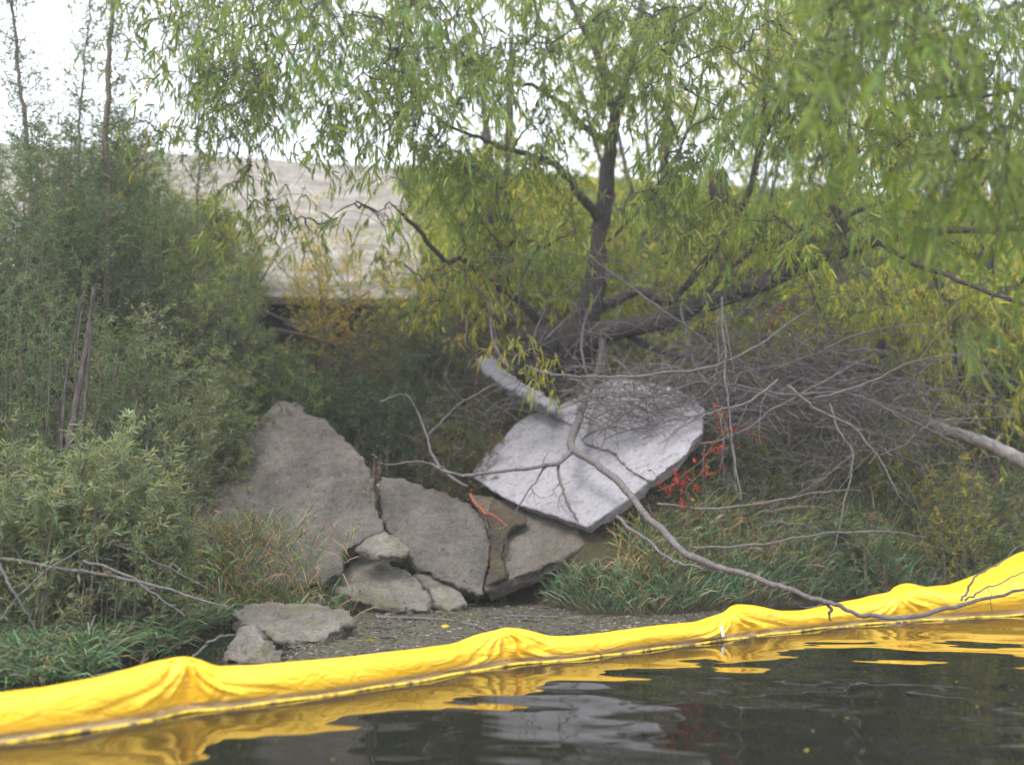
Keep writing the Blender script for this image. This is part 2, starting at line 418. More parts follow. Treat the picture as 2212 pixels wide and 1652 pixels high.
slab('concrete_flake', [(1186, 884), (1236, 866), (1329, 812), (1420, 828), (1490, 851), (1524, 881), (1517, 935), (1452, 1006), (1404, 1040), (1380, 1030), (1330, 980), (1290, 966), (1262, 955), (1240, 922), (1200, 904)],
     (1264, 1136, 11.5), 40, -34, .07, M_slabE, 'rough top layer flaking off the big whitish slab, strewn with twigs', 'slab', None, .022, .02, edge=1.2, lift=.045)
slab('concrete_slab', [(1024, 772), (1062, 772), (1100, 806), (1150, 838), (1200, 864), (1196, 888), (1140, 862), (1090, 838), (1040, 802)],
     (1140, 862, 13.6), 50, -30, .22, M_slabE, 'narrow grey slab edge under the willow trunk, above the white slab', 'slab', G, .03, .03)
slab('concrete_chunk', [(498, 1318), (540, 1303), (650, 1298), (740, 1310), (768, 1336), (722, 1362), (684, 1384), (600, 1380), (560, 1356), (520, 1345)],
     (600, 1380, 8.95), 14, 0, .16, M_rock, 'flat pale concrete piece low over a dark gap at the water edge', 'concrete chunk', None, .025, .03)
slab('concrete_chunk', [(486, 1418), (504, 1366), (528, 1345), (552, 1352), (572, 1380), (606, 1400), (606, 1428), (540, 1440)],
     (540, 1436, 8.15), 50, 0, .3, M_rock, 'small pointed rock standing just behind the yellow boom', 'rock', None, .022, .04)
slab('concrete_chunk', [(610, 690), (650, 672), (715, 668), (735, 690), (700, 712), (640, 712)],
     (660, 700, 15.9), 50, 0, .4, M_rev, 'pale rubble block in the hollow under the revetment lip', 'concrete chunk', None, .04, .04)

# ------------------------------------------------------------------ the yellow boom
def boom():
    base = at_z(1100, 1437, 0)
    o = empty('containment_boom', base, 'long bright yellow vinyl boom floating across the water in front of the slabs', 'boom')
    B = np.array([(-600, 1668), (-250, 1632), (0, 1605), (200, 1577), (330, 1556), (400, 1538), (560, 1522), (700, 1503), (900, 1472), (1020, 1450), (1100, 1436), (1250, 1424), (1400, 1404), (1500, 1392), (1600, 1378), (1750, 1360), (1900, 1346), (2050, 1337), (2212, 1328), (2500, 1316), (2800, 1310)], float)
    Tp = np.array([(-600, 1560), (-250, 1528), (0, 1497), (120, 1484), (220, 1464), (300, 1441), (360, 1420), (405, 1411), (440, 1420), (480, 1438), (560, 1437), (700, 1422), (900, 1402), (985, 1388), (1040, 1363), (1085, 1352), (1130, 1358), (1185, 1374), (1230, 1373), (1350, 1358), (1500, 1341), (1540, 1322), (1578, 1304), (1620, 1307), (1670, 1318), (1720, 1317), (1850, 1292), (1905, 1272), (1945, 1257), (1985, 1268), (2040, 1262), (2120, 1232), (2212, 1182), (2350, 1110), (2500, 1050), (2800, 980)], float)
    n_, k = 1500, 64
    px = np.linspace(-600, 2800, n_)
    bw = at_z(px, np.interp(px, B[:, 0], B[:, 1]), 0.0)
    ker = np.ones(25) / 25
    def sm(a): return np.convolve(np.pad(a, 12, 'edge'), ker, 'valid')
    bw = np.stack([sm(bw[:, 0]), sm(bw[:, 1]), bw[:, 2] * 0], -1)
    tpy = np.interp(px, Tp[:, 0], Tp[:, 1]); ker5 = np.ones(13) / 13
    tpy = np.convolve(np.pad(tpy, 6, 'edge'), ker5, 'valid')
    dep = np.interp(px, [-600, 1850, 2212, 2800], [.17, .17, .5, 1.1])

    T = norm(np.gradient(bw, axis=0)); Nn = np.stack([-T[:, 1], T[:, 0], 0 * T[:, 0]], -1)   # away from the viewer
    for _ in range(3):                         # the crest stands behind the waterline: read its height where it stands
        cx3 = bw[:, 0] + Nn[:, 0] * dep; cy3 = bw[:, 1] + Nn[:, 1] * dep
        pxc = CX + F * cx3 / cy3 / math.cos(PITCH) * .998
        tq = np.interp(pxc, Tp[:, 0], Tp[:, 1]); tq = np.convolve(np.pad(tq, 6, 'edge'), ker5, 'valid')
        tz = at(pxc, tq, cy3)[:, 2]
    s = np.concatenate([[0], np.cumsum(np.linalg.norm(np.diff(bw, axis=0), axis=1))])
    peaks = [(400, .9), (1088, 1.0), (1582, 1.0), (1946, .9), (-330, .9), (2330, .8)]
    # cross section: (height share, depth share) starting under water at the front, over the top, down the back
    cs = spline(np.array([(-.35, .10), (-.12, .04), (0, 0), (.035, .0), (.07, .10), (.13, .09), (.22, .0), (.42, -.10), (.62, -.12), (.80, -.04), (.91, .12), (.97, .5), (1.0, .95), (.93, 1.15), (.75, 1.3), (.45, 1.38), (.1, 1.4), (-.35, 1.4)]), k)
    hh, dd = cs[:, 0], cs[:, 1]
    Z = tz[:, None] * hh[None]; Dd = dep[:, None] * dd[None]
    Z = np.where(hh[None] < 0, .3 * hh[None], Z)
    front = np.clip(1 - np.abs(dd[None] - .1), 0, 1) * (hh[None] > .05)
    # tents and creases of bunched vinyl at every joint between two floats
    for pxp, amp in peaks:
        i0 = int(np.argmin(abs(px - pxp))); u = (s - s[i0])[:, None]
        hN = np.clip(hh[None], 0, 1)
        for slope, wd, a_ in [(-.16, .05, .05), (.02, .045, -.045), (.18, .05, .06), (.42, .07, .05), (.75, .09, -.035), (-.4, .07, .035), (-.7, .1, -.03), (.30, .03, -.04)]:
            line = slope * (1.02 - hN) * (1 + .25 * np.sin(9 * hN + pxp))
            ww = wd * (.35 + 1.1 * (1 - hN))
            Dd -= front * amp * a_ * np.maximum(0, 1 - abs(u - line) / ww) * np.clip(3 * (hN - .08), 0, 1) * .95
        # narrower body at the joint
        Dd *= 1 - .35 * np.exp(-(u / .13) ** 2) * (dd[None] > .5)
        # vertical panel edge on the left flank
        Dd += front * .035 * amp * ((u > -.19) & (u < -.0)) * np.clip((hN - .05) * 5, 0, 1) * np.clip((1 - hN) * 3, 0, 1)
    # long shallow wrinkles
    rr = np.random.default_rng(3)
    for _ in range(70):
        u0, h0 = rr.uniform(0, s[-1]), rr.uniform(.15, 1.05); sl_ = rr.normal() * .9; ln = rr.uniform(.1, .4); wd = rr.uniform(.018, .05)
        dist = abs((hh[None] - h0) * tz[:, None] - sl_ * .35 * (s[:, None] - u0))
        Dd -= front * rr.uniform(-.013, .016) * np.maximum(0, 1 - dist / wd) * np.exp(-((s[:, None] - u0) / ln) ** 2)
    Dd += front * .006 * np.sin(s[:, None] * 3.1 + hh[None] * 4)
    Pp = bw[:, None] + Nn[:, None] * Dd[..., None]; Pp[..., 2] = Z + .004 * np.sin(s[:, None] * 5) 
    # vertex attribute: height over the waterline, for the dirty tide mark
    me = mesh_quads('cover', Pp.reshape(-1, 3), quad_grid(n_, k), None, True)
    m, t, n2, l = new_mat('yellow_vinyl')
    gm = N(t, 'ShaderNodeNewGeometry'); sp = N(t, 'ShaderNodeSeparateXYZ'); l.new(gm.outputs['Position'], sp.inputs[0])
    nz = noise_tex(t, 5, 6, .7, coords(t, (1, 1, 2)))
    ad = N(t, 'ShaderNodeMath', operation='MULTIPLY_ADD'); ad.inputs[1].default_value = .05; l.new(nz, ad.inputs[0]); l.new(sp.outputs[2], ad.inputs[2])
    dirt = ramp(t, [(.022, (0, 0, 0)), (.034, (1, 1, 1)), (.06, (.75,) * 3), (.098, (0, 0, 0))], ad.outputs[0])
    col = ramp(t, [(.3, (.98, .56, .02)), (.7, (.98, .61, .035))], noise_tex(t, 2, 4, .5, coords(t)))
    col = mixc(t, dirt, col, (.30, .24, .17))
    smg = ramp(t, [(.58, (0, 0, 0)), (.75, (.5,) * 3)], noise_tex(t, 7, 10, .8, coords(t, (1, 1, 1.6))))
    col = mixc(t, smg, col, (.62, .40, .08))
    b = bump(t, noise_tex(t, 5, 3, .5, coords(t, (.6, 1, 2.2)), 2.5), .6, .04); b = bump(t, noise_tex(t, 28, 4, .6, coords(t)), .3, .006, b)
    p_ = finish(t, col, .38, b, .5)
    p_.inputs['Subsurface Weight'].default_value = .15; p_.inputs['Subsurface Radius'].default_value = (.06, .04, .01); p_.inputs['Subsurface Scale'].default_value = .3
    link('cover', me, m, o)
    # welded hem with ballast line showing at the waterline
    tb = Tubes(); hp = bw - Nn * .02; hp[:, 2] = .006 + .004 * np.sin(s * 9)
    tb.add(hp[::3], .011, 8)
    mh, t, n2, l = new_mat('hem_yellow')
    c = ramp(t, [(.45, (.85, .58, .05)), (.62, (.10, .08, .04))], noise_tex(t, 9, 6, .7, coords(t)))
    finish(t, c, .5); tb.build('hem', mh, o)
    # small white tag on the third joint
    i0 = int(np.argmin(abs(px - 1556)))
    Pt = Pp[i0 - 1:i0 + 2][:, (hh > .25) & (hh < .72) & (dd < .1)].copy(); Pt[:, :] = Pt[:, :1] + (Pt[:, -1:] - Pt[:, :1]) * np.linspace(0, 1, Pt.shape[1])[None, :, None]; Pt -= Nn[i0 - 1:i0 + 2][:, None] * .03
    a_, b_ = Pt.shape[:2]
    mw, t, n2, l = new_mat('white_tape'); finish(t, (.8, .8, .76), .5)
    link('tape_strip', mesh_quads('tape_strip', Pt.reshape(-1, 3), quad_grid(a_, b_)), mw, o)
boom()

# ------------------------------------------------------------------ scum, floating reeds and leaves
def specks():
    lf = Leaves(); n_ = 170; P = np.stack([RU(-3.2, 6, n_), RU(3.6, 8.5, n_), np.full(n_, .006)], -1)
    keep = P[:, 1] < 5.2 + .42 * (P[:, 0] + 3.5); P = P[keep]; n_ = len(P)
    P[:, 2] = wave(P[:, 0], P[:, 1]) + .004
    lf.add(P, rng.normal(size=(n_, 3)) * [1, 1, .02], RU(.008, .035, n_), RU(.004, .016, n_), np.array([(.5, .4, .1), (.4, .36, .28), (.2, .2, .15)])[rng.integers(0, 3, n_)], 0)
    tag(lf.build('floating_specks', M_dry), 'tiny bits of leaf and seed afloat on the dark open water', 'litter', None, 'stuff')
specks()
def scum():
    u = np.linspace(0, 1, 90); v = np.linspace(0, 1, 40)
    U, Vv = np.meshgrid(u, v, indexing='ij')
    near = at_z(600 + U * 1000, np.interp(600 + U * 1000, [600, 900, 1100, 1400, 1600], [1470, 1440, 1405, 1375, 1345]), .0)
    far = at_z(640 + U * 960, np.interp(640 + U * 960, [640, 780, 1000, 1180, 1300, 1600], [1392, 1325, 1306, 1298, 1326, 1312]), .0)
    P = near + (far - near) * Vv[..., None]; P[..., 2] = .012 + .004 * lat(P[..., 0], P[..., 1], 9)
    m, t, n, l = new_mat('floating_scum')
    nz = noise_tex(t, 4, 10, .8, coords(t, (.7, 1.2, 1)), 1.0)
    c = ramp(t, [(.40, (.012, .012, .010)), (.48, (.11, .10, .09)), (.57, (.08, .08, .035)), (.66, (.16, .15, .135)), (.78, (.09, .09, .04))], nz)
    p = finish(t, c, .8, bump(t, noise_tex(t, 30, 5, .7, coords(t)), 1, .02), .3)
    k = ramp(t, [(.30, (.05,) * 3), (.42, (.95,) * 3)], nz); l.new(k, p.inputs['Roughness'])
    o = link('floating_scum', mesh_quads('floating_scum', P.reshape(-1, 3), quad_grid(90, 40)), m)
    tag(o, 'grey green scum and bits drifting between the boom and the slabs', 'scum', None, 'stuff')
    lf = Leaves(); n_ = 5200
    a, b = R(n_), R(n_) ** .8
    ii = (a * 89).astype(int); jj = (b * 39).astype(int); pp = P[ii, jj] + rng.normal(size=(n_, 3)) * [.04, .04, 0] + [0, 0, .008]
    D = rng.normal(size=(n_, 3)) * [1, 1, .05]
    pal = np.array([(.20, .19, .17), (.12, .10, .06), (.30, .28, .24), (.10, .12, .04), (.07, .06, .05)])
    lf.add(pp, D, RU(.015, .07, n_), RU(.006, .02, n_), pal[rng.integers(0, 5, n_)], 0)
    tag(lf.build('floating_litter', M_dry), 'bits of bark and leaf litter drifting behind the boom', 'litter', None, 'stuff')
    for (a, b, c_, d, rr, lb) in [(815, 1333, 985, 1340, .014, 'bleached reed stem floating nearest the round-sided slab'), (1090, 1330, 1245, 1336, .012, 'thin dark reed stem floating below the brown stained slab'), (1000, 1345, 1062, 1366, .02, 'short thick stick floating beside the second boom peak')]:
        p0, p1 = at_z(a, b, .02), at_z(c_, d, .02)
        tb = Tubes(); pts = spline(np.vstack([p0, (p0 + p1) / 2 + [0, .02, .006], p1]), 12); tb.add(pts, np.linspace(rr, rr * .6, 12), 7, .1)
        tag(tb.build('floating_stick', M_dead), lb, 'stick')
    yl = Leaves()
    for (a, b) in [(948, 1322), (952, 1352), (790, 1382), (1012, 1305)]:
        l1 = Leaves(); l1.add(at_z(a, b, .025)[None], np.array([[1, .2, 0]]), .09, .04, (.62, .45, .06), 0)
        tag(l1.build('yellow_leaf', M_dry), {948: 'yellow leaf floating under the wedge of concrete', 952: 'yellow leaf afloat between the reed stems', 790: 'yellow leaf afloat right of the dark gap under the flat chunk', 1012: 'yellow leaf at the foot of the brown stained slab'}[a], 'leaf')
scum()

# ------------------------------------------------------------------ plants
def pick(pal, n, var=.18):
    pal = np.asarray(pal, float) * 1.45; c = pal[rng.integers(0, len(pal), n)]
    return np.clip(c * (1 + rng.normal(size=(n, 1)) * var) * (1 + rng.normal(size=(n, 3)) * .06), .005, .9)
GREEN = [(.11, .16, .035), (.14, .185, .035), (.09, .14, .045), (.17, .21, .04), (.10, .17, .075), (.13, .17, .03)]
YGREEN = [(.24, .26, .05), (.19, .23, .05), (.33, .31, .05), (.14, .19, .05), (.48, .36, .04)]
SAGE = [(.13, .165, .105), (.10, .145, .09), (.165, .195, .13), (.09, .12, .07), (.135, .15, .085), (.19, .18, .11)]
DARK = [(.06, .10, .05), (.05, .085, .045), (.085, .12, .05), (.10, .12, .06)]
YELL = [(.55, .36, .04), (.48, .34, .06), (.36, .30, .07), (.25, .26, .07), (.60, .33, .03)]
BROWN = [(.20, .13, .08), (.15, .10, .06), (.26, .19, .12), (.12, .09, .06)]
TEAL = [(.06, .14, .075), (.08, .17, .08), (.05, .11, .06), (.10, .19, .07), (.12, .18, .06)]

def shrub(name, base, h, rad, pal, n_stem, n_twig, n_leaf, leaf=(.05, .009), label='', cat='shrub', group=None, lean=(0, 0), up=.8, droop=0, stem_r=.012, mat=None, lmat=None, t0=.12, spread=.5):
    """base (px,py,Y) of the foot; h, rad in metres"""
    b = np.asarray(base, float)
    root = empty(name, b, label, cat, group)
    k = 9; tt = np.linspace(0, 1, k)
    ang = RU(0, 2 * np.pi, n_stem); rr = np.sqrt(R(n_stem)) * rad
    tip = np.stack([np.cos(ang) * rr + lean[0], np.sin(ang) * rr * .8 + lean[1], h * (RU(.55, 1, n_stem) ** .8) * (1 - .25 * (rr / rad) ** 2)], -1)
    foot = np.stack([np.cos(ang) * rr, np.sin(ang) * rr, 0 * rr], -1) * spread
    foot[:, 2] = H(b[0] + foot[:, 0], b[1] + foot[:, 1]) - b[2] - .05
    ctl = foot + (tip - foot) * .5; ctl[:, :2] = foot[:, :2] + (tip - foot)[:, :2] * .3
    S = ((1 - tt) ** 2)[None, :, None] * foot[:, None] + (2 * tt * (1 - tt))[None, :, None] * ctl[:, None] + (tt ** 2)[None, :, None] * tip[:, None]
    S += rng.normal(size=S.shape) * .012 * h * tt[None, :, None] * .5
    S += b
    tb = Tubes(); tb.add_many(S, np.linspace(1, .25, k)[None] * stem_r * RU(.6, 1.2, n_stem)[:, None], 5)
    # side twigs
    m_ = n_stem * n_twig
    si = np.repeat(np.arange(n_stem), n_twig); ft = t0 + (1 - t0) * R(m_) ** .85
    fi = ft * (k - 1); i0 = np.minimum(fi.astype(int), k - 2); fr = (fi - i0)[:, None]
    P = S[si, i0] * (1 - fr) + S[si, i0 + 1] * fr
    a2 = RU(0, 2 * np.pi, m_); D = np.stack([np.cos(a2), np.sin(a2), RU(up - .5, up + .5, m_)], -1); D = norm(D)
    L = h * .17 * (1.25 - ft * .75) * RU(.5, 1.3, m_)
    tk = np.linspace(0, 1, 4)
    TW = P[:, None] + D[:, None] * (L[:, None] * tk)[..., None] + np.array([0, 0, -1.0]) * (droop * L[:, None] * tk ** 2)[..., None]
    TW += rng.normal(size=TW.shape) * .01
    tb.add_many(TW, np.linspace(1, .3, 4)[None] * stem_r * .28 * np.ones((m_, 1)), 3)
    tb.build('stems', mat or M_twig, root)
    q = m_ * n_leaf; ti = np.repeat(np.arange(m_), n_leaf); f2 = R(q) * .95 + .05; fi = f2 * 3; i1 = np.minimum(fi.astype(int), 2); fr = (fi - i1)[:, None]
    LP = TW[ti, i1] * (1 - fr) + TW[ti, i1 + 1] * fr
    tc = pick(pal, m_, .2)[ti]; cc = tc * .65 + pick(pal, q) * .35
    LD = norm(D[ti] * .9 + rng.normal(size=(q, 3)) * .7 + [0, 0, .15 - droop * 1.2])
    lf = Leaves(); lf.add(LP, LD, leaf[0] * RU(.6, 1.35, q), leaf[1] * RU(.7, 1.3, q), cc, .2 + droop * .3)
    lf.build('foliage', lmat or M_leaf, root)
    return root
def foot(px, Y):
    X = (px - CX) / F * Y; X = float(X) * (1.0)
    # correct for pitch: y' of a ray near the ground is close to 1
    return np.array([X, Y, float(H(X, Y))])
def height_to(px, py, b):          # metres from the foot up to picture height py
    return float(at(px, py, b[1])[2] - b[2])

GL = 'fine leaved shrubs crowding the left bank'
LEFT = [  # px, Y, top py, rad, palette, stems, label
    (60, 8.2, 880, .55, SAGE, 'low sage green shrub at the left edge by the grass'),
    (250, 8.4, 830, .50, SAGE, 'sage shrub with pale tips left of the pointed slab, nearest the boom'),
    (330, 8.8, 1010, .42, SAGE, 'low yellowish green shrub against the left foot of the pointed slab'),
    (110, 9.8, 520, .9, DARK, 'dark green tall shrub at the left edge behind the pale tipped ones'),
    (300, 10.4, 640, .7, SAGE, 'bushy grey green shrub beside the pair of brown stems'),
    (460, 12.3, 740, .5, SAGE + [(.17, .18, .06)], 'olive shrub touching the left shoulder of the pointed slab'),
    (340, 15.6, 345, 1.0, SAGE + YGREEN, 'pale loose shrub reaching the levee edge left of the bare revetment'),
    (250, 15.4, 320, 1.1, SAGE + DARK, 'grey green shrub behind the thickest sapling, hiding the levee edge'),
    (400, 15.0, 380, .9, SAGE + YGREEN, 'wispy olive shrub between the short sapling and the bare revetment'),
    (460, 15.8, 420, .7, SAGE + YGREEN, 'thin pale shrub standing in the left half of the bare revetment'),
    (430, 14.6, 430, .9, SAGE + YGREEN[:1], 'loose olive shrub directly in front of the left part of the bare revetment'),
    (90, 12.8, 300, 1.2, DARK + SAGE[:2], 'dark shrub under the leftmost sapling, top level with the levee'),
    (-60, 10.5, 330, 1.1, DARK, 'dark shrub cut by the left edge of the picture'),
    (20, 11.5, 270, 1.2, DARK, 'tall dark blue green shrub filling the far left under the sky'),
    (200, 12.5, 330, 1.2, DARK + SAGE[:2], 'dense dark shrub below the second sapling from the left'),
    (370, 13.0, 430, 1.1, SAGE + YGREEN[:2], 'olive brown shrub in front of the left part of the pale revetment'),
    (480, 14.0, 560, .7, SAGE, 'thin grey green shrub at the left end of the dark hollow'),
    (620, 13.2, 720, .55, DARK + [(.17, .19, .06)], 'green shrub with yellow leaves right above the pointed slab'),
    (330, 15.0, 330, 1.2, SAGE + DARK, 'hazy green shrub on the revetment edge left of its bare part'),
]
for (px, Y, tpy, rad, pal, lb) in LEFT:
    b = foot(px, Y); h = height_to(px, tpy, b) * (1.14 if Y > 11 and px < 300 else 1)
    ns = int(18 + 20 * rad); lsz = .062 if Y < 10.8 else .085
    pal = [tuple(v * (1.32 if Y < 10.8 else 1.2) for v in c_) for c_ in pal]
    if Y < 9.2: lsz = .085
    shrub('leafy_shrub', b, h, rad, pal, ns, 24, 18 if Y < 9.2 else 20, (lsz, lsz * .17), lb, 'shrub', GL, stem_r=.011, spread=.8, t0=.05)
# dark thicket behind the slabs
for (px, Y, tpy, rad, pal, lb) in [
    (700, 13.6, 760, .55, DARK, 'dark green bush directly behind the tip of the pointed slab'),
    (850, 13.6, 720, .65, DARK, 'dark fine leaved bush in the middle, behind the crack of the slabs'),
    (980, 13.4, 800, .6, DARK + BROWN[:2], 'dark brownish bush left of the white slab'),
    (890, 15.6, 560, .6, YGREEN + SAGE, 'yellow green bush hiding the lower right corner of the pale revetment'),
    (800, 14.5, 640, .6, SAGE + BROWN + DARK[:2], 'twiggy grey brown bush below the golden yellow shrub'),
    (590, 14.6, 735, .5, SAGE + BROWN[:2] + DARK, 'twiggy bush filling the left mouth of the hollow'),
    (900, 15.2, 650, .7, DARK + SAGE[:2] + BROWN[2:3], 'grey green bush right of the yellow shrub')]:
    b = foot(px, Y); h = height_to(px, tpy, b)
    shrub('dark_bush', b, h, rad, pal, 26, 26, 20, (.075, .015), lb, 'bush', 'dark bushes behind the slabs', t0=.02, spread=.9)
b = foot(735, 15.3); shrub('yellow_shrub', b, height_to(715, 400, b), .85, YELL + YGREEN[:3] + SAGE[:1], 18, 20, 11, (.085, .02), 'golden yellow shrub in front of the pale revetment', 'shrub', lean=(-.25, 0), t0=.25)
b = foot(960, 12.9); shrub('dead_weed', b, .75, .45, BROWN + [(.2, .05, .04)], 16, 14, 7, (.04, .018), 'rust brown withered weed behind the round-sided slab', 'weed', lmat=M_dry, droop=.5)
b = at(1080, 1150, 11.75); b[2] -= .1
shrub('small_weed', b, .3, .14, SAGE + BROWN[:2], 6, 7, 8, (.04, .012), 'small green weed rooted in the dark soil between the slabs', 'weed', droop=.4, spread=.6)
b = at(800, 1020, 11.75); b[2] -= .1
shrub('dead_weed', b, .42, .16, BROWN + [(.35, .26, .16)], 7, 8, 7, (.035, .016), 'small withered weed growing out of the top of the crack', 'weed', lmat=M_dry, droop=.7, spread=.1)

# tall thin saplings against the sky
GS = 'thin saplings standing against the sky'
for (pb, Y, path, r0, lb) in [
    (60, 12.0, [(70, 420), (50, 230), (35, 100), (28, -60)], .030, 'leftmost sapling, leaning to the left'),
    (170, 13.0, [(172, 420), (178, 260), (190, 110), (200, -40)], .018, 'thinnest bare sapling, just left of the thickest one'),
    (232, 12.0, [(232, 500), (228, 330), (232, 160), (242, -60)], .045, 'thickest and darkest sapling stem, rising out of the picture'),
    (285, 13.5, [(278, 420), (272, 330), (268, 240)], .016, 'short sapling right of the thickest stem'),
    (425, 14.0, [(425, 420), (428, 300), (430, 140), (432, 20)], .014, 'slender sapling at the left border of the willow leaves')]:
    bf = foot(pb, Y); root = empty('sapling', bf, lb, 'sapling', GS)
    pts, rad = limb([(p[0], p[1], Y, r0 * (1 - .6 * i / len(path))) for i, p in enumerate(path)], 24, .012)
    pts = np.vstack([bf, pts]); rad = np.concatenate([[r0 * 1.2], rad])
    tb = Tubes(); tb.add(pts, rad, 7, .06)
    n_ = 90; i = rng.integers(2, len(pts) - 1, n_); D = norm(np.stack([rng.normal(size=n_), rng.normal(size=n_), RU(.1, 1, n_)], -1)); L = RU(.15, .6, n_)
    TW = pts[i][:, None] + D[:, None] * (L[:, None] * np.linspace(0, 1, 4))[..., None] + rng.normal(size=(n_, 4, 3)) * .012
    tb.add_many(TW, np.full((n_, 4), .0045), 3); tb.build('trunk', M_twig, root)
    q = n_ * 22; ti = np.repeat(np.arange(n_), 22); LP = TW[ti, rng.integers(1, 4, q)] + rng.normal(size=(q, 3)) * .05
    lf = Leaves(); lf.add(LP, rng.normal(size=(q, 3)) + [0, 0, .3], RU(.05, .10, q), RU(.010, .02, q), pick(DARK + SAGE[:1], q)); lf.build('crown', M_leaf, root)
for (px, Y, tpy, rad, pal, lb) in [
    (2060, 12.9, 960, .5, YGREEN + SAGE, 'pale green low shrub under the bleached log'), (2230, 12.6, 1060, .5, SAGE + GREEN, 'low green shrub at the right edge just above the boom'),
    (1640, 12.9, 930, .4, SAGE + YGREEN[:1], 'small green shrub under the middle of the brush heap'), (1900, 13.6, 860, .5, YGREEN + GREEN, 'yellow green shrub behind the right end of the brush heap'),
    (1850, 12.4, 1080, .4, SAGE + BROWN[:2] + TEAL, 'brownish green shrub low in the middle of the right bank')]:
    b = foot(px, Y); shrub('bank_shrub', b, max(.5, height_to(px, tpy, b)), rad, pal, 16, 18, 15, (.08, .016), lb, 'shrub', 'low shrubs on the right bank', t0=.05, spread=.8)
# bare brown double stem in the left thicket
bf = foot(160, 8.9); root = empty('bare_stem_clump', bf, 'pair of bare pinkish brown stems rising among the shrubs at left', 'stems')
for xs_, rr in [((148, 160, 172, 186, 204), .040), ((172, 176, 186, 192, 200), .026), ((130, 138, 146, 160, 180), .018)]:
    tb = Tubes(); pts, rad = limb([(x_, y_, 8.9 + k_ * .12, rr * (1 - .17 * k_)) for k_, (x_, y_) in enumerate(zip(xs_, (1000, 900, 820, 730, 620)))], 26, .004); tb.add(pts, rad, 8, .09); tb.build('stem', M_bark, root)

# ---------- willows
def willow(name, limbs, zones, label, cat='tree', group=None, base=None, leafL=(.10, .018), trunk_mat=None, twig_len=.6, conn_r=.012):
    """limbs: list of limb() rows; zones: (x0,y0,x1,y1,Y0,Y1,n_clusters,radius m,twigs,leaves,palette)"""
    tr = Tubes(); pool = []
    for i, lb in enumerate(limbs):
        pts, rad = limb(lb, max(10, 6 * len(lb)), .012 if lb[0][3] > .02 else .02)
        tr.add(pts, rad, 12 if lb[0][3] > .06 else 7, .07 if lb[0][3] > .06 else .04); pool.append(pts)
    base = at(*limbs[0][0][:3]) if base is None else base
    root = empty(name, base, label, cat, group)
    pool = np.vstack(pool)
    lf = Leaves(); tw = Tubes()
    for (x0, y0, x1, y1, Y0, Y1, nc, rc, ntw, nl, pal) in zones:
        Cn = at(RU(x0, x1, nc), RU(y0, y1, nc), RU(Y0, Y1, nc))
        o = np.argsort([np.min(np.linalg.norm(pool - c_, axis=1)) for c_ in Cn]); Cn = Cn[o]
        for c_ in Cn:
            j = int(np.argmin(np.linalg.norm(pool - c_, axis=1) + .25 * np.maximum(0, pool[:, 2] - c_[2] - .5))); s_ = pool[j]
            d = c_ - s_; Ld = np.linalg.norm(d)
            mid = s_ + d * .5 + np.array([0, 0, .14 * Ld]) + rng.normal(size=3) * .05 * Ld
            cp = spline(np.vstack([s_, mid, c_]), 9); cp[1:-1] += rng.normal(size=(7, 3)) * .02
            tw.add(cp, np.linspace(conn_r * (1 + .35 * Ld), conn_r * .4, 9), 5); pool = np.vstack([pool, cp[3:]])
            st = c_ + rng.normal(size=(ntw, 3)) * rc * [.6, .6, .45]
            a2 = RU(0, 2 * np.pi, ntw); D = np.stack([np.cos(a2), np.sin(a2), RU(-.5, .5, ntw)], -1)
            L = twig_len * RU(.5, 1.2, ntw); tk = np.linspace(0, 1, 6)
            TW = st[:, None] + D[:, None] * (L[:, None] * tk * .75)[..., None] + np.array([0, 0, -1.0]) * (L[:, None] * tk ** 2 * .7)[..., None]
            # tie each twig back to the cluster branch
            tie = np.stack([np.broadcast_to(c_, st.shape), (st + c_) / 2 + [0, 0, .04], st], 1)
            tw.add_many(TW, np.linspace(1, .4, 6)[None] * .0035 * np.ones((ntw, 1)), 3); tw.add_many(tie, np.full((ntw, 3), .004), 3)
            q = ntw * nl; ti = np.repeat(np.arange(ntw), nl); f = R(q) * 4.99; i1 = f.astype(int); fr = (f - i1)[:, None]
            LP = TW[ti, i1] * (1 - fr) + TW[ti, i1 + 1] * fr
            LD = norm(D[ti] * [.35, .35, 0] + rng.normal(size=(q, 3)) * .38 + [0, 0, -.75])
            base_c = pick(pal, 1, .12)[0]
            cc = pick(pal, q) * .7 + base_c * .3
            lf.add(LP, LD, leafL[0] * RU(.35, 1.35, q), leafL[1] * RU(.55, 1.2, q), cc, RU(0, .45, q))
    tr.build('trunk', trunk_mat or M_bark, root); tw.build('twigs', M_bark, root); lf.build('crown', M_leaf, root)
    return root

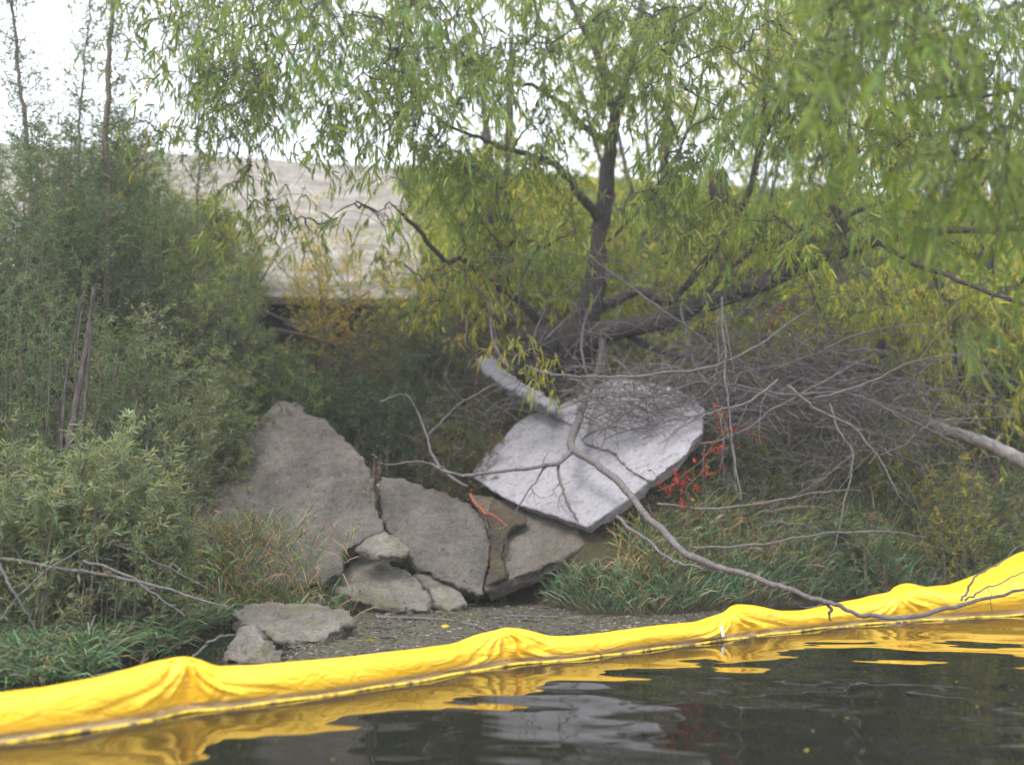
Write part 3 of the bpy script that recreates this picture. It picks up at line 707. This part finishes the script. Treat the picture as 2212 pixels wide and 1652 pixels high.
W = willow('willow_tree', [
    [(1205, 850, 14.9, .50), (1212, 800, 14.8, .45), (1232, 755, 14.6, .38), (1262, 715, 14.4, .26), (1287, 640, 14.3, .17), (1297, 540, 14.3, .13), (1310, 430, 14.2, .12), (1322, 330, 14.1, .10), (1338, 250, 14.0, .085), (1322, 190, 13.9, .06), (1290, 110, 13.8, .05), (1235, 0, 13.7, .04), (1190, -140, 13.6, .03)],
    [(1180, 740, 14.6, .3), (1160, 760, 14.4, .3), (1165, 830, 14.5, .3)],
    [(1250, 750, 14.4, .24), (1330, 716, 14.1, .15), (1450, 690, 13.9, .13), (1600, 632, 13.6, .12), (1750, 572, 13.2, .10), (1830, 545, 13.0, .09), (1910, 520, 12.8, .085), (2050, 494, 12.4, .05), (2212, 488, 12.0, .04), (2420, 470, 11.6, .03)],
    [(1322, 320, 14.1, .07), (1272, 275, 14.0, .05), (1222, 228, 13.8, .035), (1160, 190, 13.5, .025), (1080, 185, 13.2, .022), (1000, 160, 13, .018)],
    [(1290, 470, 14.2, .08), (1245, 420, 14.0, .06), (1200, 362, 13.8, .05), (1110, 322, 13.4, .035), (1035, 300, 13.2, .025), (940, 250, 12.8, .018)],
    [(1338, 240, 14.0, .07), (1362, 140, 13.9, .055), (1380, 10, 13.8, .045), (1392, -140, 13.7, .03)],
    [(1297, 665, 14.4, .09), (1380, 628, 14.0, .065), (1440, 640, 13.8, .06), (1490, 600, 13.6, .055), (1560, 500, 13.4, .05), (1610, 420, 13.2, .048), (1652, 290, 13.0, .042), (1720, 190, 12.8, .03), (1790, 80, 12.6, .025), (1850, -60, 12.4, .02)],
    [(1652, 300, 13.0, .035), (1656, 150, 13, .03), (1655, -60, 13, .022)],
    [(1190, 720, 14.6, .08), (1120, 640, 14.1, .055), (1060, 602, 13.8, .045), (1010, 560, 13.5, .04), (965, 556, 13.4, .035), (905, 495, 13.1, .03), (868, 462, 12.9, .024)],
    [(1340, 720, 14.3, .06), (1450, 770, 14, .05), (1600, 790, 13.8, .04), (1750, 830, 13.6, .03)],
    [(1480, 690, 14.0, .05), (1600, 560, 13.7, .045), (1690, 520, 13.4, .045), (1760, 478, 13.2, .035)],
    [(1640, 610, 13.5, .06), (1750, 530, 13.2, .055), (1840, 470, 13.0, .04), (1920, 430, 12.8, .02)],
    [(1900, 522, 12.8, .04), (1980, 565, 12.5, .035), (2090, 620, 12.0, .03), (2212, 668, 11.6, .028), (2350, 700, 11.2, .02)],
    [(1310, 520, 14.3, .035), (1400, 430, 14.0, .03), (1480, 300, 13.6, .02), (1520, 150, 13.4, .015)],
], [
    (880, -60, 1400, 330, 11.5, 14, 50, .42, 9, 20, GREEN + YGREEN[:2]),
    (1400, -60, 2250, 420, 10.5, 13.5, 92, .42, 9, 20, GREEN + YGREEN[:2]),
    (330, -80, 900, 230, 10.5, 13, 60, .5, 9, 15, GREEN + YGREEN[:1]),
    (420, 190, 960, 310, 11.5, 13, 12, .32, 6, 16, GREEN + YGREEN[:2]),
    (440, 280, 900, 540, 11.5, 12.5, 22, .30, 4, 12, GREEN + YGREEN[:2]),
    (950, 320, 1250, 560, 12, 14, 24, .35, 7, 18, GREEN + YGREEN[:3]),
    (1350, 400, 1900, 560, 11.5, 13.5, 24, .35, 6, 16, GREEN + YGREEN[:3]),
    (1050, 720, 1200, 840, 12.4, 13, 4, .18, 5, 11, YGREEN),
    (780, 500, 1080, 700, 13, 14, 9, .3, 6, 14, YGREEN),
    (260, -40, 470, 330, 12, 13, 16, .35, 5, 12, GREEN + YGREEN),
], 'large willow with a forked dark trunk growing above the white slab', leafL=(.155, .030))

# overhanging willow at upper right and its big near leaves
willow('overhanging_willow', [
    [(2950, 900, 8.4, .2), (2900, 500, 8.2, .17), (2780, 150, 7.8, .14), (2600, -120, 7.3, .1)],
    [(2800, 200, 7.8, .07), (2500, 160, 7.2, .04), (2250, 200, 6.6, .02), (2000, 215, 6.2, .01)],
    [(2850, 380, 8, .05), (2600, 360, 7.4, .035), (2350, 330, 6.8, .02), (2050, 350, 6.3, .01)],
    [(2600, -120, 7.3, .05), (2300, -60, 6.8, .03), (2000, -40, 6.4, .02), (1750, 0, 6.2, .008)],
], [
    (1780, -80, 2350, 120, 4.6, 6.5, 18, .25, 5, 13, GREEN),
    (1700, 120, 2350, 360, 4.6, 6.5, 22, .25, 5, 13, GREEN),
    (1980, 330, 2350, 500, 4.6, 6.5, 13, .22, 5, 13, GREEN),
    (2050, 560, 2330, 700, 6.0, 7, 3, .2, 4, 12, GREEN),
], 'near willow sprays with big leaves hanging in from the upper right corner', leafL=(.14, .024), twig_len=.42, conn_r=.006, base=foot(2950, 12.5))
willow('hanging_willow_spray', [
    [(300, -700, 7.0, .05), (600, -350, 7.2, .03), (800, -100, 7.3, .015)],
    [(640, -300, 7.2, .02), (560, -60, 7.2, .010), (545, 60, 7.2, .006)],
    [(800, -100, 7.3, .012), (950, 0, 7.4, .008), (1000, 120, 7.4, .005)],
], [
    (560, -80, 1000, 140, 5.6, 7, 13, .26, 4, 12, GREEN),
    (640, 150, 880, 330, 7, 8, 4, .22, 3, 11, GREEN),
], 'near spray of long willow leaves hanging over the pale revetment', 'branch', leafL=(.14, .024), twig_len=.4, conn_r=.005)

# willows further back, filling the right
GB = 'yellowing willows on the slope behind'
BACK = [
    (1085, 16.2, [(1085, 600, .2), (1075, 480, .13), (1060, 330, .07), (1040, 180, .04), (1020, 40, .02)], [(900, 380, 1280, 640, 15.5, 17.5, 26), (980, 300, 1250, 400, 15.5, 17.5, 8)], 'yellow green willow with a straight stem left of the big forked trunk'),
    (1560, 16.4, [(1600, 660, .24), (1575, 560, .19), (1552, 450, .18), (1548, 372, .16)], [(1300, 420, 1700, 700, 15.5, 18, 34)], 'willow with a snapped off thick dark stub, behind the long right limb'),
    (1420, 18.5, [(1430, 560, .15), (1440, 350, .1), (1450, 120, .05), (1455, -60, .03)], [(1180, 0, 1700, 420, 17.5, 20, 34)], 'tall pale green willow behind the fork of the big trunk'),
    (1800, 17.5, [(1810, 600, .16), (1800, 350, .1), (1790, 100, .05), (1780, -60, .03)], [(1620, 0, 2050, 520, 16.5, 19.5, 56)], 'tall willow right of the snapped stub'),
    (2100, 16.5, [(2120, 640, .16), (2110, 400, .1), (2120, 150, .05)], [(1930, 250, 2330, 640, 15.5, 18, 44)], 'bright yellow green willow at the right edge'),
    (1900, 15.5, [(1900, 800, .08), (1905, 700, .05), (1910, 600, .03)], [(1600, 560, 2000, 800, 14.6, 16.5, 34)], 'low willow thicket under the long right limb'),
    (2150, 14.6, [(2150, 860, .07), (2150, 760, .05), (2150, 660, .03)], [(1980, 620, 2350, 900, 13.6, 15.5, 36)], 'low bright willow thicket at the right edge above the bleached log'),
    (1450, 15.8, [(1450, 760, .06), (1460, 700, .04)], [(1330, 640, 1620, 790, 14.8, 16.5, 16)], 'small yellow leaved willow right behind the forked trunk'),
]
for (px, Y, tr, zs, lb) in BACK:
    b = foot(px, Y)
    rows = [(tr[0][0], tr[0][1] + 60, Y, tr[0][2] * 1.15)] + [(x, y, Y, r) for x, y, r in tr]
    pz = at(rows[0][0], rows[0][1], Y)
    if pz[2] > b[2]: rows = [(px, float(CY - F * math.tan(math.atan((b[2] - EYE) / Y) - PITCH)) + 20, Y, tr[0][2] * 1.2)] + rows
    ex = []
    for _ in range(3):
        x1 = px + rng.normal() * 130; xs_ = rows[0][0]; yb, yt = rows[0][1], rows[-1][1] - 60
        ex.append([(xs_ + (x1 - xs_) * q_ ** .7, yb + (yt - yb) * q_, Y + rng.normal() * .25, tr[0][2] * .4 * (1.1 - q_)) for q_ in (0, .3, .55, .8, 1)])
    zz = [(a, c_, d, e, f, g_, int(n_ * 1.45), .5, 8, 20, [tuple(1.3 * v for v in c9) for c9 in YGREEN + GREEN[:3]]) for (a, c_, d, e, f, g_, n_) in zs]
    willow('background_willow', [rows] + ex, zz, lb, 'tree', GB, leafL=(.17, .038), twig_len=.7, conn_r=.008)

# ------------------------------------------------------------------ dead branches
def dead(name, rows_list, label, cat='dead branch', group=None, mat=None, forks=0, fl=(.3, .9), region=None, part=True):
    tb = Tubes(); all_ = []
    for r_ in rows_list:
        pts, rad = limb(r_, max(10, 6 * len(r_)), .008); tb.add(pts, rad, 8, .06); all_.append((pts, rad))
    for _ in range(forks):
        pts, rad = all_[rng.integers(len(all_))]; i = rng.integers(2, len(pts) - 1); T = norm((pts[min(i + 1, len(pts) - 1)] - pts[i - 1])[None])[0]
        d = norm((T * .7 + rng.normal(size=3) * [.7, .4, .6])[None])[0]; L = RU(*fl)
        tk = np.linspace(0, 1, 9)[:, None]; p = pts[i] + d * L * tk + rng.normal(size=3) * .25 * L * tk ** 2
        p[1:] += np.cumsum(rng.normal(size=(8, 3)) * .008, 0); tb.add(p, np.linspace(min(rad[i] * .5, .012), .0025, 9), 5)
        if len(all_) < 14: all_.append((p, np.linspace(min(rad[i] * .5, .012), .0025, 9)))
    o = tb.build(name, mat or M_dead); tag(o, label, cat, group); return o
dead('dead_branch', [
    [(1300, 715, 14.2, 0.0400), (1298, 760, 13.8, 0.0400), (1292, 800, 13.3, 0.0416), (1272, 850, 12.9, 0.0480), (1258, 910, 12.4, 0.0520), (1244, 966, 12.0, 0.0520), (1300, 1010, 11.5, 0.0440), (1380, 1082, 10.9, 0.0400), (1440, 1140, 10.4, 0.0376), (1492, 1192, 10.0, 0.0360), (1560, 1222, 9.7, 0.0280), (1640, 1252, 9.4, 0.0256), (1720, 1284, 9.2, 0.0224), (1780, 1302, 9.0, 0.0208), (1840, 1322, 8.9, 0.0176), (1900, 1326, 8.8, 0.0200), (2000, 1316, 8.8, 0.0190), (2080, 1298, 8.8, 0.0170), (2150, 1284, 8.8, 0.0140), (2260, 1262, 8.8, 0.0100)],
    [(1244, 968, 12.0, 0.0360), (1210, 1000, 11.8, 0.0280), (1180, 1003, 11.7, 0.0240), (1100, 1014, 11.5, 0.0192), (1020, 1026, 11.3, 0.0200), (960, 1018, 11.2, 0.0160), (930, 1000, 11.2, 0.0140)],
    [(1205, 1000, 11.8, 0.0200), (1225, 1060, 11.7, 0.0180), (1248, 1125, 11.6, 0.0100)],
    [(1180, 1004, 11.7, 0.0140), (1140, 1060, 11.6, 0.0100), (1110, 1110, 11.6, 0.0060)],
    [(1775, 1298, 9.0, 0.0160), (1786, 1318, 9.0, 0.0140), (1796, 1340, 8.98, 0.0080)],
    [(2080, 1298, 8.8, 0.0110), (2110, 1250, 8.8, 0.0080), (2160, 1215, 8.8, 0.0060), (2230, 1160, 8.8, 0.0040)],
    [(2085, 1296, 8.8, 0.0100), (2140, 1262, 8.8, 0.0070), (2230, 1235, 8.8, 0.0050)],
], 'long dead branch drooping from the fork over the white slab down across the boom', forks=16, fl=(.2, .5))
dead('dead_branch', [[(1330, 1116, 10.9, .02), (1400, 1165, 10.4, .018), (1450, 1205, 10.1, .014), (1500, 1228, 9.9, .012), (1560, 1236, 9.8, .008)]], 'thin grey branch running below the long drooping one, right of the white slab corner')
dead('dead_branch', [[(1140, 792, 12.2, .010), (1200, 812, 12.1, .013), (1300, 816, 12.0, .014), (1420, 808, 11.9, .014), (1540, 790, 11.8, .014), (1640, 735, 11.7, .012), (1760, 660, 11.6, .008)]], 'pale arching twig crossing in front of the forked trunk base', forks=8)
dead('dead_branch', [[(1270, 550, 13.2, .010), (1330, 595, 13, .014), (1420, 660, 12.8, .016), (1500, 720, 12.6, .012), (1560, 770, 12.5, .008)], [(1330, 594, 13, .01), (1270, 604, 13.1, .01), (1200, 598, 13.2, .008), (1080, 570, 13.3, .005)]], 'light grey dead twig slanting across the forked trunk', forks=5)
dead('dead_branch', [[(820, 865, 12.2, .010), (880, 850, 12.2, .006), (925, 935, 12.2, .014), (940, 985, 12.1, .018), (975, 1020, 12.0, .02), (1010, 1050, 11.9, .01)], [(925, 938, 12.2, .012), (1000, 870, 12.2, .008), (1080, 820, 12.2, .005)], [(960, 1012, 12.0, .012), (880, 996, 11.8, .010), (820, 1000, 11.7, .006)]], 'grey forked twig standing in front of the dark bushes left of the white slab', forks=8)
dead('dead_branch', [[(1010, 600, 13, .010), (1050, 650, 13, .016), (1055, 700, 13, .018), (1080, 770, 12.9, .02), (1110, 800, 12.8, .01)]], 'short grey bough left of the trunk base', forks=5)
dead('dead_branch', [[(1470, 660, 13.2, .02), (1480, 720, 13, .022), (1500, 790, 12.8, .022), (1540, 850, 12.4, .012), (1580, 960, 12, .012), (1600, 1080, 11.6, .008)], [(1500, 790, 12.8, .02), (1400, 860, 12.4, .016), (1290, 940, 12.2, .008)], [(1500, 795, 12.8, .02), (1620, 700, 12.9, .016), (1760, 600, 13, .012), (1840, 500, 13, .008)]], 'grey branch forking in three above the twig covered slab', forks=10)
dead('dead_branch', [[(1300, 620, 13.5, .01), (1262, 700, 13.3, .018), (1262, 780, 13, .016), (1275, 830, 12.9, .01)], [(1180, 660, 13.2, .01), (1155, 730, 13.2, .016), (1160, 780, 13.1, .01)]], 'two pale curved suckers standing against the trunk base', forks=2)
dead('dead_branch', [[(1460, 10, 12.2, .010), (1560, 110, 12.2, .016), (1680, 200, 12.2, .018), (1700, 240, 12.4, .01)], [(1640, 10, 12.2, .008), (1720, 60, 12.2, .010), (1795, 90, 12.4, .010)]], 'bare grey bough crossing the leaves at the upper middle right')
# brush heap: individually built dead boughs
GH = 'dead boughs of the brush heap'
ends = [('dead bough highest in the brush heap', 1640, 800, 2050, 700), ('dead bough pointing to the bleached log', 1560, 830, 2090, 970), ('dead bough hanging straight down into the grass', 1790, 870, 1800, 1190),
        ('dead bough slanting down right across the heap', 1700, 830, 1950, 1080), ('dead bough curving low above the grass', 1420, 1090, 1860, 1060), ('dead bough under the red creeper', 1500, 1160, 1800, 1100),
        ('dead bough on top of the twig covered slab', 1330, 850, 1720, 870), ('dead bough arching to the upper right of the heap', 1760, 860, 2120, 760), ('dead bough standing left in the heap', 1560, 640, 1590, 1060),
        ('lowest dead bough, close over the grass', 1480, 1180, 2000, 1160), ('dead bough at the right end of the heap', 1900, 980, 2200, 900), ('dead bough between heap and boom', 1560, 1200, 1760, 1140),
        ('dead bough crossing the middle of the heap upward', 1500, 960, 1900, 760), ('dead bough reaching down to the slab corner', 1680, 820, 1420, 960)]
for i, (lb, x0, y0, x1, y1) in enumerate(ends):
    Y = 12.6 - i % 5 * .25; mx, my = (x0 + x1) / 2 + rng.normal() * 20, (y0 + y1) / 2 - 25 + rng.normal() * 18
    dead('dead_bough', [[(x0, y0, Y, .015), ((x0 + mx) / 2, (y0 + my) / 2 + 12, Y - .1, .013), (mx, my, Y - .15, .011), ((x1 + mx) / 2, (y1 + my) / 2 - 6, Y - .3, .008), (x1, y1, Y - .5, .004)]], lb, 'dead bough', GH, forks=14, fl=(.3, 1.0))
# finer sticks of the heap
tb = Tubes(); n_ = 1700
cx_, cy_ = rng.normal(1740, 170, n_), rng.normal(850, 75, n_); Pc = at(cx_, cy_ + (cx_ - 1700) * .12, RU(12.4, 13.4, n_))
k_ = rng.random(n_) < .2; Pc[k_] = at(RU(1240, 1620, k_.sum()), RU(790, 930, k_.sum()), RU(11.9, 12.8, k_.sum()))
D = norm(rng.normal(size=(n_, 3)) * [1, .5, .45] + [.35, 0, -.15]); L = RU(.2, .9, n_)
TW = Pc[:, None] + D[:, None] * (L[:, None] * np.linspace(-.5, .5, 6))[..., None] + np.array([0, 0, -.12]) * (np.linspace(-1, 1, 6) ** 2)[None, :, None] * L[:, None, None] + rng.normal(size=(n_, 6, 3)) * .012
tb.add_many(TW, np.linspace(1, .5, 6)[None] * RU(.003, .010, n_)[:, None], 4)
tag(tb.build('brush_litter', M_dead), 'tangle of fine grey sticks matted in the brush heap', 'sticks', None, 'stuff')
tb = Tubes(); n_ = 420
Pc = at(np.clip(rng.normal(1550, 290, n_), 980, 2250), RU(520, 900, n_), RU(12.2, 13.8, n_))
a_ = RU(0, 2 * np.pi, n_); D = norm(np.stack([np.cos(a_), .3 * rng.normal(size=n_), np.sin(a_) * .7], -1)); L = RU(.35, 1.5, n_); tk = np.linspace(-.5, .5, 10)
TW = Pc[:, None] + D[:, None] * (L[:, None] * tk)[..., None] + (rng.normal(size=(n_, 1, 3)) * .22 + [0, 0, -.12]) * (L[:, None] * (tk ** 2) * 2)[..., None]
TW += np.cumsum(rng.normal(size=(n_, 10, 3)) * .007, 1)
tb.add_many(TW, np.linspace(1, .3, 10)[None] * RU(.003, .009, n_)[:, None], 4)
tag(tb.build('bare_twigs', M_dead), 'haze of fine bare twigs in front of the willow fork and long limb', 'twigs', None, 'stuff')
# sticks at left
GLS = 'bare sticks leaning out of the left shrubs'
for x0, y0, x1, y1, Y, r_, lb in [(-40, 1200, 495, 1310, 7.9, .014, 'longest pale stick, pointing down at the flat chunk'), (180, 1215, 400, 1330, 7.8, .010, 'short stick under the longest pale one'), (-30, 1090, 240, 1105, 8.0, .012, 'upper stick at the left edge'),
                              (0, 1215, 75, 1360, 7.5, .012, 'curved stick standing in the grass at the left edge'), (100, 1130, 450, 1270, 8.1, .008, 'thin stick above the longest pale one'), (0, 1340, 190, 1180, 7.6, .008, 'stick rising to the right in the left grass'), (412, 1420, 512, 1370, 7.6, .010, 'pale curved reed between first boom peak and small rock')]:
    dead('bare_stick', [[(x0, y0, Y, r_), ((x0 + x1) / 2, (y0 + y1) / 2 - 12, Y, r_ * .9), (x1, y1, Y + .1, r_ * .5)]], lb, 'stick', GLS, forks=0)
for x0, y0, x1, y1, Y, r_, lb in [(525, 655, 700, 720, 15.6, .03, 'brown stick across the left mouth of the dark hollow'), (640, 700, 800, 630, 15.4, .025, 'pale stick leaning up out of the dark hollow'), (540, 640, 660, 400, 15, .014, 'thin dark stick standing before the revetment'), (600, 710, 820, 760, 14.8, .02, 'dead stick lying below the dark hollow')]:
    dead('dead_stick', [[(x0, y0, Y, r_), ((x0 + x1) / 2 + 8, (y0 + y1) / 2 + 4, Y, r_ * .8), (x1, y1, Y, r_ * .4)]], lb, 'stick', None, forks=3, mat=M_twig)
# bleached log
o = dead('fallen_log', [[(1850, 860, 14.0, .04), (1950, 890, 13.6, .065), (2060, 930, 13.2, .08), (2150, 965, 12.9, .09), (2240, 1010, 12.6, .095), (2400, 1080, 12.2, .10)]], 'bleached fallen log sloping down to the right edge above the grass', 'log', None, M_log, forks=0)
# orange roots
dead('orange_root', [[(1015, 1068, 12.0, .014), (1040, 1098, 11.7, .016), (1062, 1112, 11.55, .012), (1098, 1138, 11.5, .007)], [(1040, 1096, 11.7, .01), (1058, 1085, 11.7, .006)]], 'bright orange root in the gap left of the brown stained slab', 'root', None, M_orange)
dead('orange_root', [[(1078, 520, 15.0, .014), (1060, 545, 14.9, .018), (1058, 575, 14.9, .016), (1070, 602, 14.9, .01)]], 'orange curved strip hanging by the straight willow stem', 'strip', None, M_orange)

# red creeper
def creeper(rows, n_, label):
    b = at(*rows[0][:3]); root = empty('red_creeper', b, label, 'creeper'); tb = Tubes(); lf = Leaves()
    pts, rad = limb([(*r_, .005) for r_ in rows], 24, .01); tb.add(pts, rad, 5); tb.build('vine', M_twig, root)
    i = rng.integers(0, len(pts), n_); P = pts[i] + rng.normal(size=(n_, 3)) * .09
    P = np.repeat(P, 5, 0); q = len(P); lf.add(P, rng.normal(size=(q, 3)) * .8 + [0, -.1, -.6], RU(.05, .09, q), RU(.018, .03, q), pick([(.30, .02, .02), (.24, .02, .02), (.34, .05, .03), (.12, .12, .03)], q), .2)
    lf.build('leaves', M_leaf, root)
creeper([(1545, 880, 12.0), (1560, 930, 11.9), (1520, 990, 11.7), (1470, 1030, 11.6), (1420, 1060, 11.5)], 34, 'red leaved creeper along the right border of the pale slabs')
creeper([(1580, 960, 11.9), (1500, 1040, 11.5), (1490, 1090, 11.4)], 16, 'small red creeper hanging low over the grass')
creeper([(1570, 920, 12.2), (1640, 945, 12.2)], 10, 'sprig of red leaves reaching right toward the brush heap')
creeper([(1690, 720, 13.6), (1660, 690, 13.6), (1720, 660, 13.6)], 14, 'faint red leaves above the brush heap under the long limb')

# ------------------------------------------------------------------ grass and ground cover (uncountable)
def grass(name, X, Y, L, Wd, pal, label, lean=.5, z=None, bend=.55, cat='grass'):
    n_ = len(X); P = np.stack([X, Y, (H(X, Y) if z is None else z) - .01], -1)
    a = RU(0, 2 * np.pi, n_); D = np.stack([np.cos(a) * lean, np.sin(a) * lean * .7 - .2, np.ones(n_)], -1)
    D += rng.normal(size=D.shape) * .18
    patch = (lat(X, Y, 3.3, 5)[:, None] * .22 + 1)
    lf = Leaves(); lf.add(P, D, L, Wd, np.clip(pick(pal, n_) * patch, .01, .9), bend)
    o = lf.build(name, M_grass); tag(o, label, cat, None, 'stuff'); return o
n_ = 30000; X = RU(.35, 8.5, n_); d = R(n_) ** 1.3 * 3.2; Y = toe(X) + .02 + d
k = ~((X < 1.5) & (d > .35)); X, Y = X[k], Y[k]; n_ = len(X)
grass('grass', X, Y, RU(.22, .6, n_) * (1 + .35 * lat(X, Y, 4, 1)), RU(.010, .021, n_), TEAL[:2] + SAGE[:3] + DARK + BROWN[:1], 'tangled green grass on the bank right of the slabs', .5, bend=.45)
n_ = 15000; X = RU(1.2, 8.5, n_); Y = toe(X) + .3 + R(n_) * 4
grass('dry_grass', X, Y, RU(.3, .8, n_), RU(.007, .014, n_), BROWN + YGREEN[:2] + [(.3, .25, .14)] * 2, 'dry tan grass stalks among the green grass on the right bank', .5)
n_ = 11000; X = RU(-5.5, -2.1, n_); Y = toe(X) - .05 + R(n_) ** 1.4 * 1.6
grass('grass', X, Y, RU(.25, .7, n_), RU(.009, .019, n_), TEAL + DARK + SAGE[:3] + BROWN[:1], 'dark green grass at the left edge behind the boom', .7)
n_ = 700; X = RU(-3.7, -1.7, n_); Y = RU(9.7, 10.9, n_)
n_ = 2600; pz = at(np.clip(rng.normal(520, 95, n_), 390, 760), RU(1060, 1300, n_), RU(10.2, 10.8, n_)); 
grass('grass', pz[:, 0], pz[:, 1], RU(.3, .7, n_), RU(.008, .016, n_), TEAL + BROWN[:3] * 2 + YGREEN[:1], 'sparse green and tan blades in front of the pointed slab', .5, z=np.maximum(0.02, pz[:, 2] - .4))
n_ = 5000; X = RU(-3.1, -1.3, n_); Y = toe(X) + RU(0, .5, n_)
grass('grass', X, Y, RU(.1, .3, n_), RU(.006, .014, n_), TEAL + SAGE + BROWN[:2], 'mixed short grass around the flat chunk at the water edge', .6)
n_ = 90000; X = RU(-10, 11, n_); Y = toe(X) + .3 + R(n_) * (ylow(X) + 1.5 - toe(X))
k = ~((X > -3.9) & (X < 2.2) & (Y < 13.0)) & ~((X < -.9) & (Y > ylow(X) - .7)) ; X, Y = X[k], Y[k]; n_ = len(X)
grass('ground_cover', X, Y, RU(.08, .3, n_), RU(.012, .026, n_), DARK + SAGE + YGREEN[:1] + BROWN[:2], 'tangled low weeds covering the bank behind', .9, cat='weeds')
n_ = 68000; X = RU(-2.75, 14, n_); Y = ylow(X) + R(n_) * (ytop(X) + 1 - ylow(X))
k = X > -1.35 - 1.4 * (Y - ylow(X)) / (ytop(X) - ylow(X)); X, Y = X[k], Y[k]; n_ = len(X); grass('slope_weeds', X, Y, RU(.15, .45, n_), RU(.015, .03, n_), YGREEN[:4] + GREEN, 'yellow green weeds on the upper slope right of the revetment', .8, cat='weeds')

# ------------------------------------------------------------------ added haze volume: lifts the shadows in place of veiling lens glare
def haze():
    x0, x1, y0, y1, z0, z1 = -410, 410, -310, 610, -2.6, 22
    V = [(x, y, z) for x in (x0, x1) for y in (y0, y1) for z in (z0, z1)]
    me = bpy.data.meshes.new('haze'); me.from_pydata(V, [], [(0, 1, 3, 2), (4, 6, 7, 5), (0, 4, 5, 1), (2, 3, 7, 6), (0, 2, 6, 4), (1, 5, 7, 3)])
    m = bpy.data.materials.new('haze'); m.use_nodes = True; t = m.node_tree; t.nodes.clear()
    v = N(t, 'ShaderNodeVolumePrincipled'); v.inputs['Color'].default_value = (.95, .97, 1, 1); v.inputs['Density'].default_value = .0034; v.inputs['Anisotropy'].default_value = .3
    o = N(t, 'ShaderNodeOutputMaterial'); t.links.new(v.outputs[0], o.inputs['Volume'])
    tag(link('haze', me, m), kind='stuff', label='added thin pale haze that lifts the shadows like veiling lens glare')
haze()
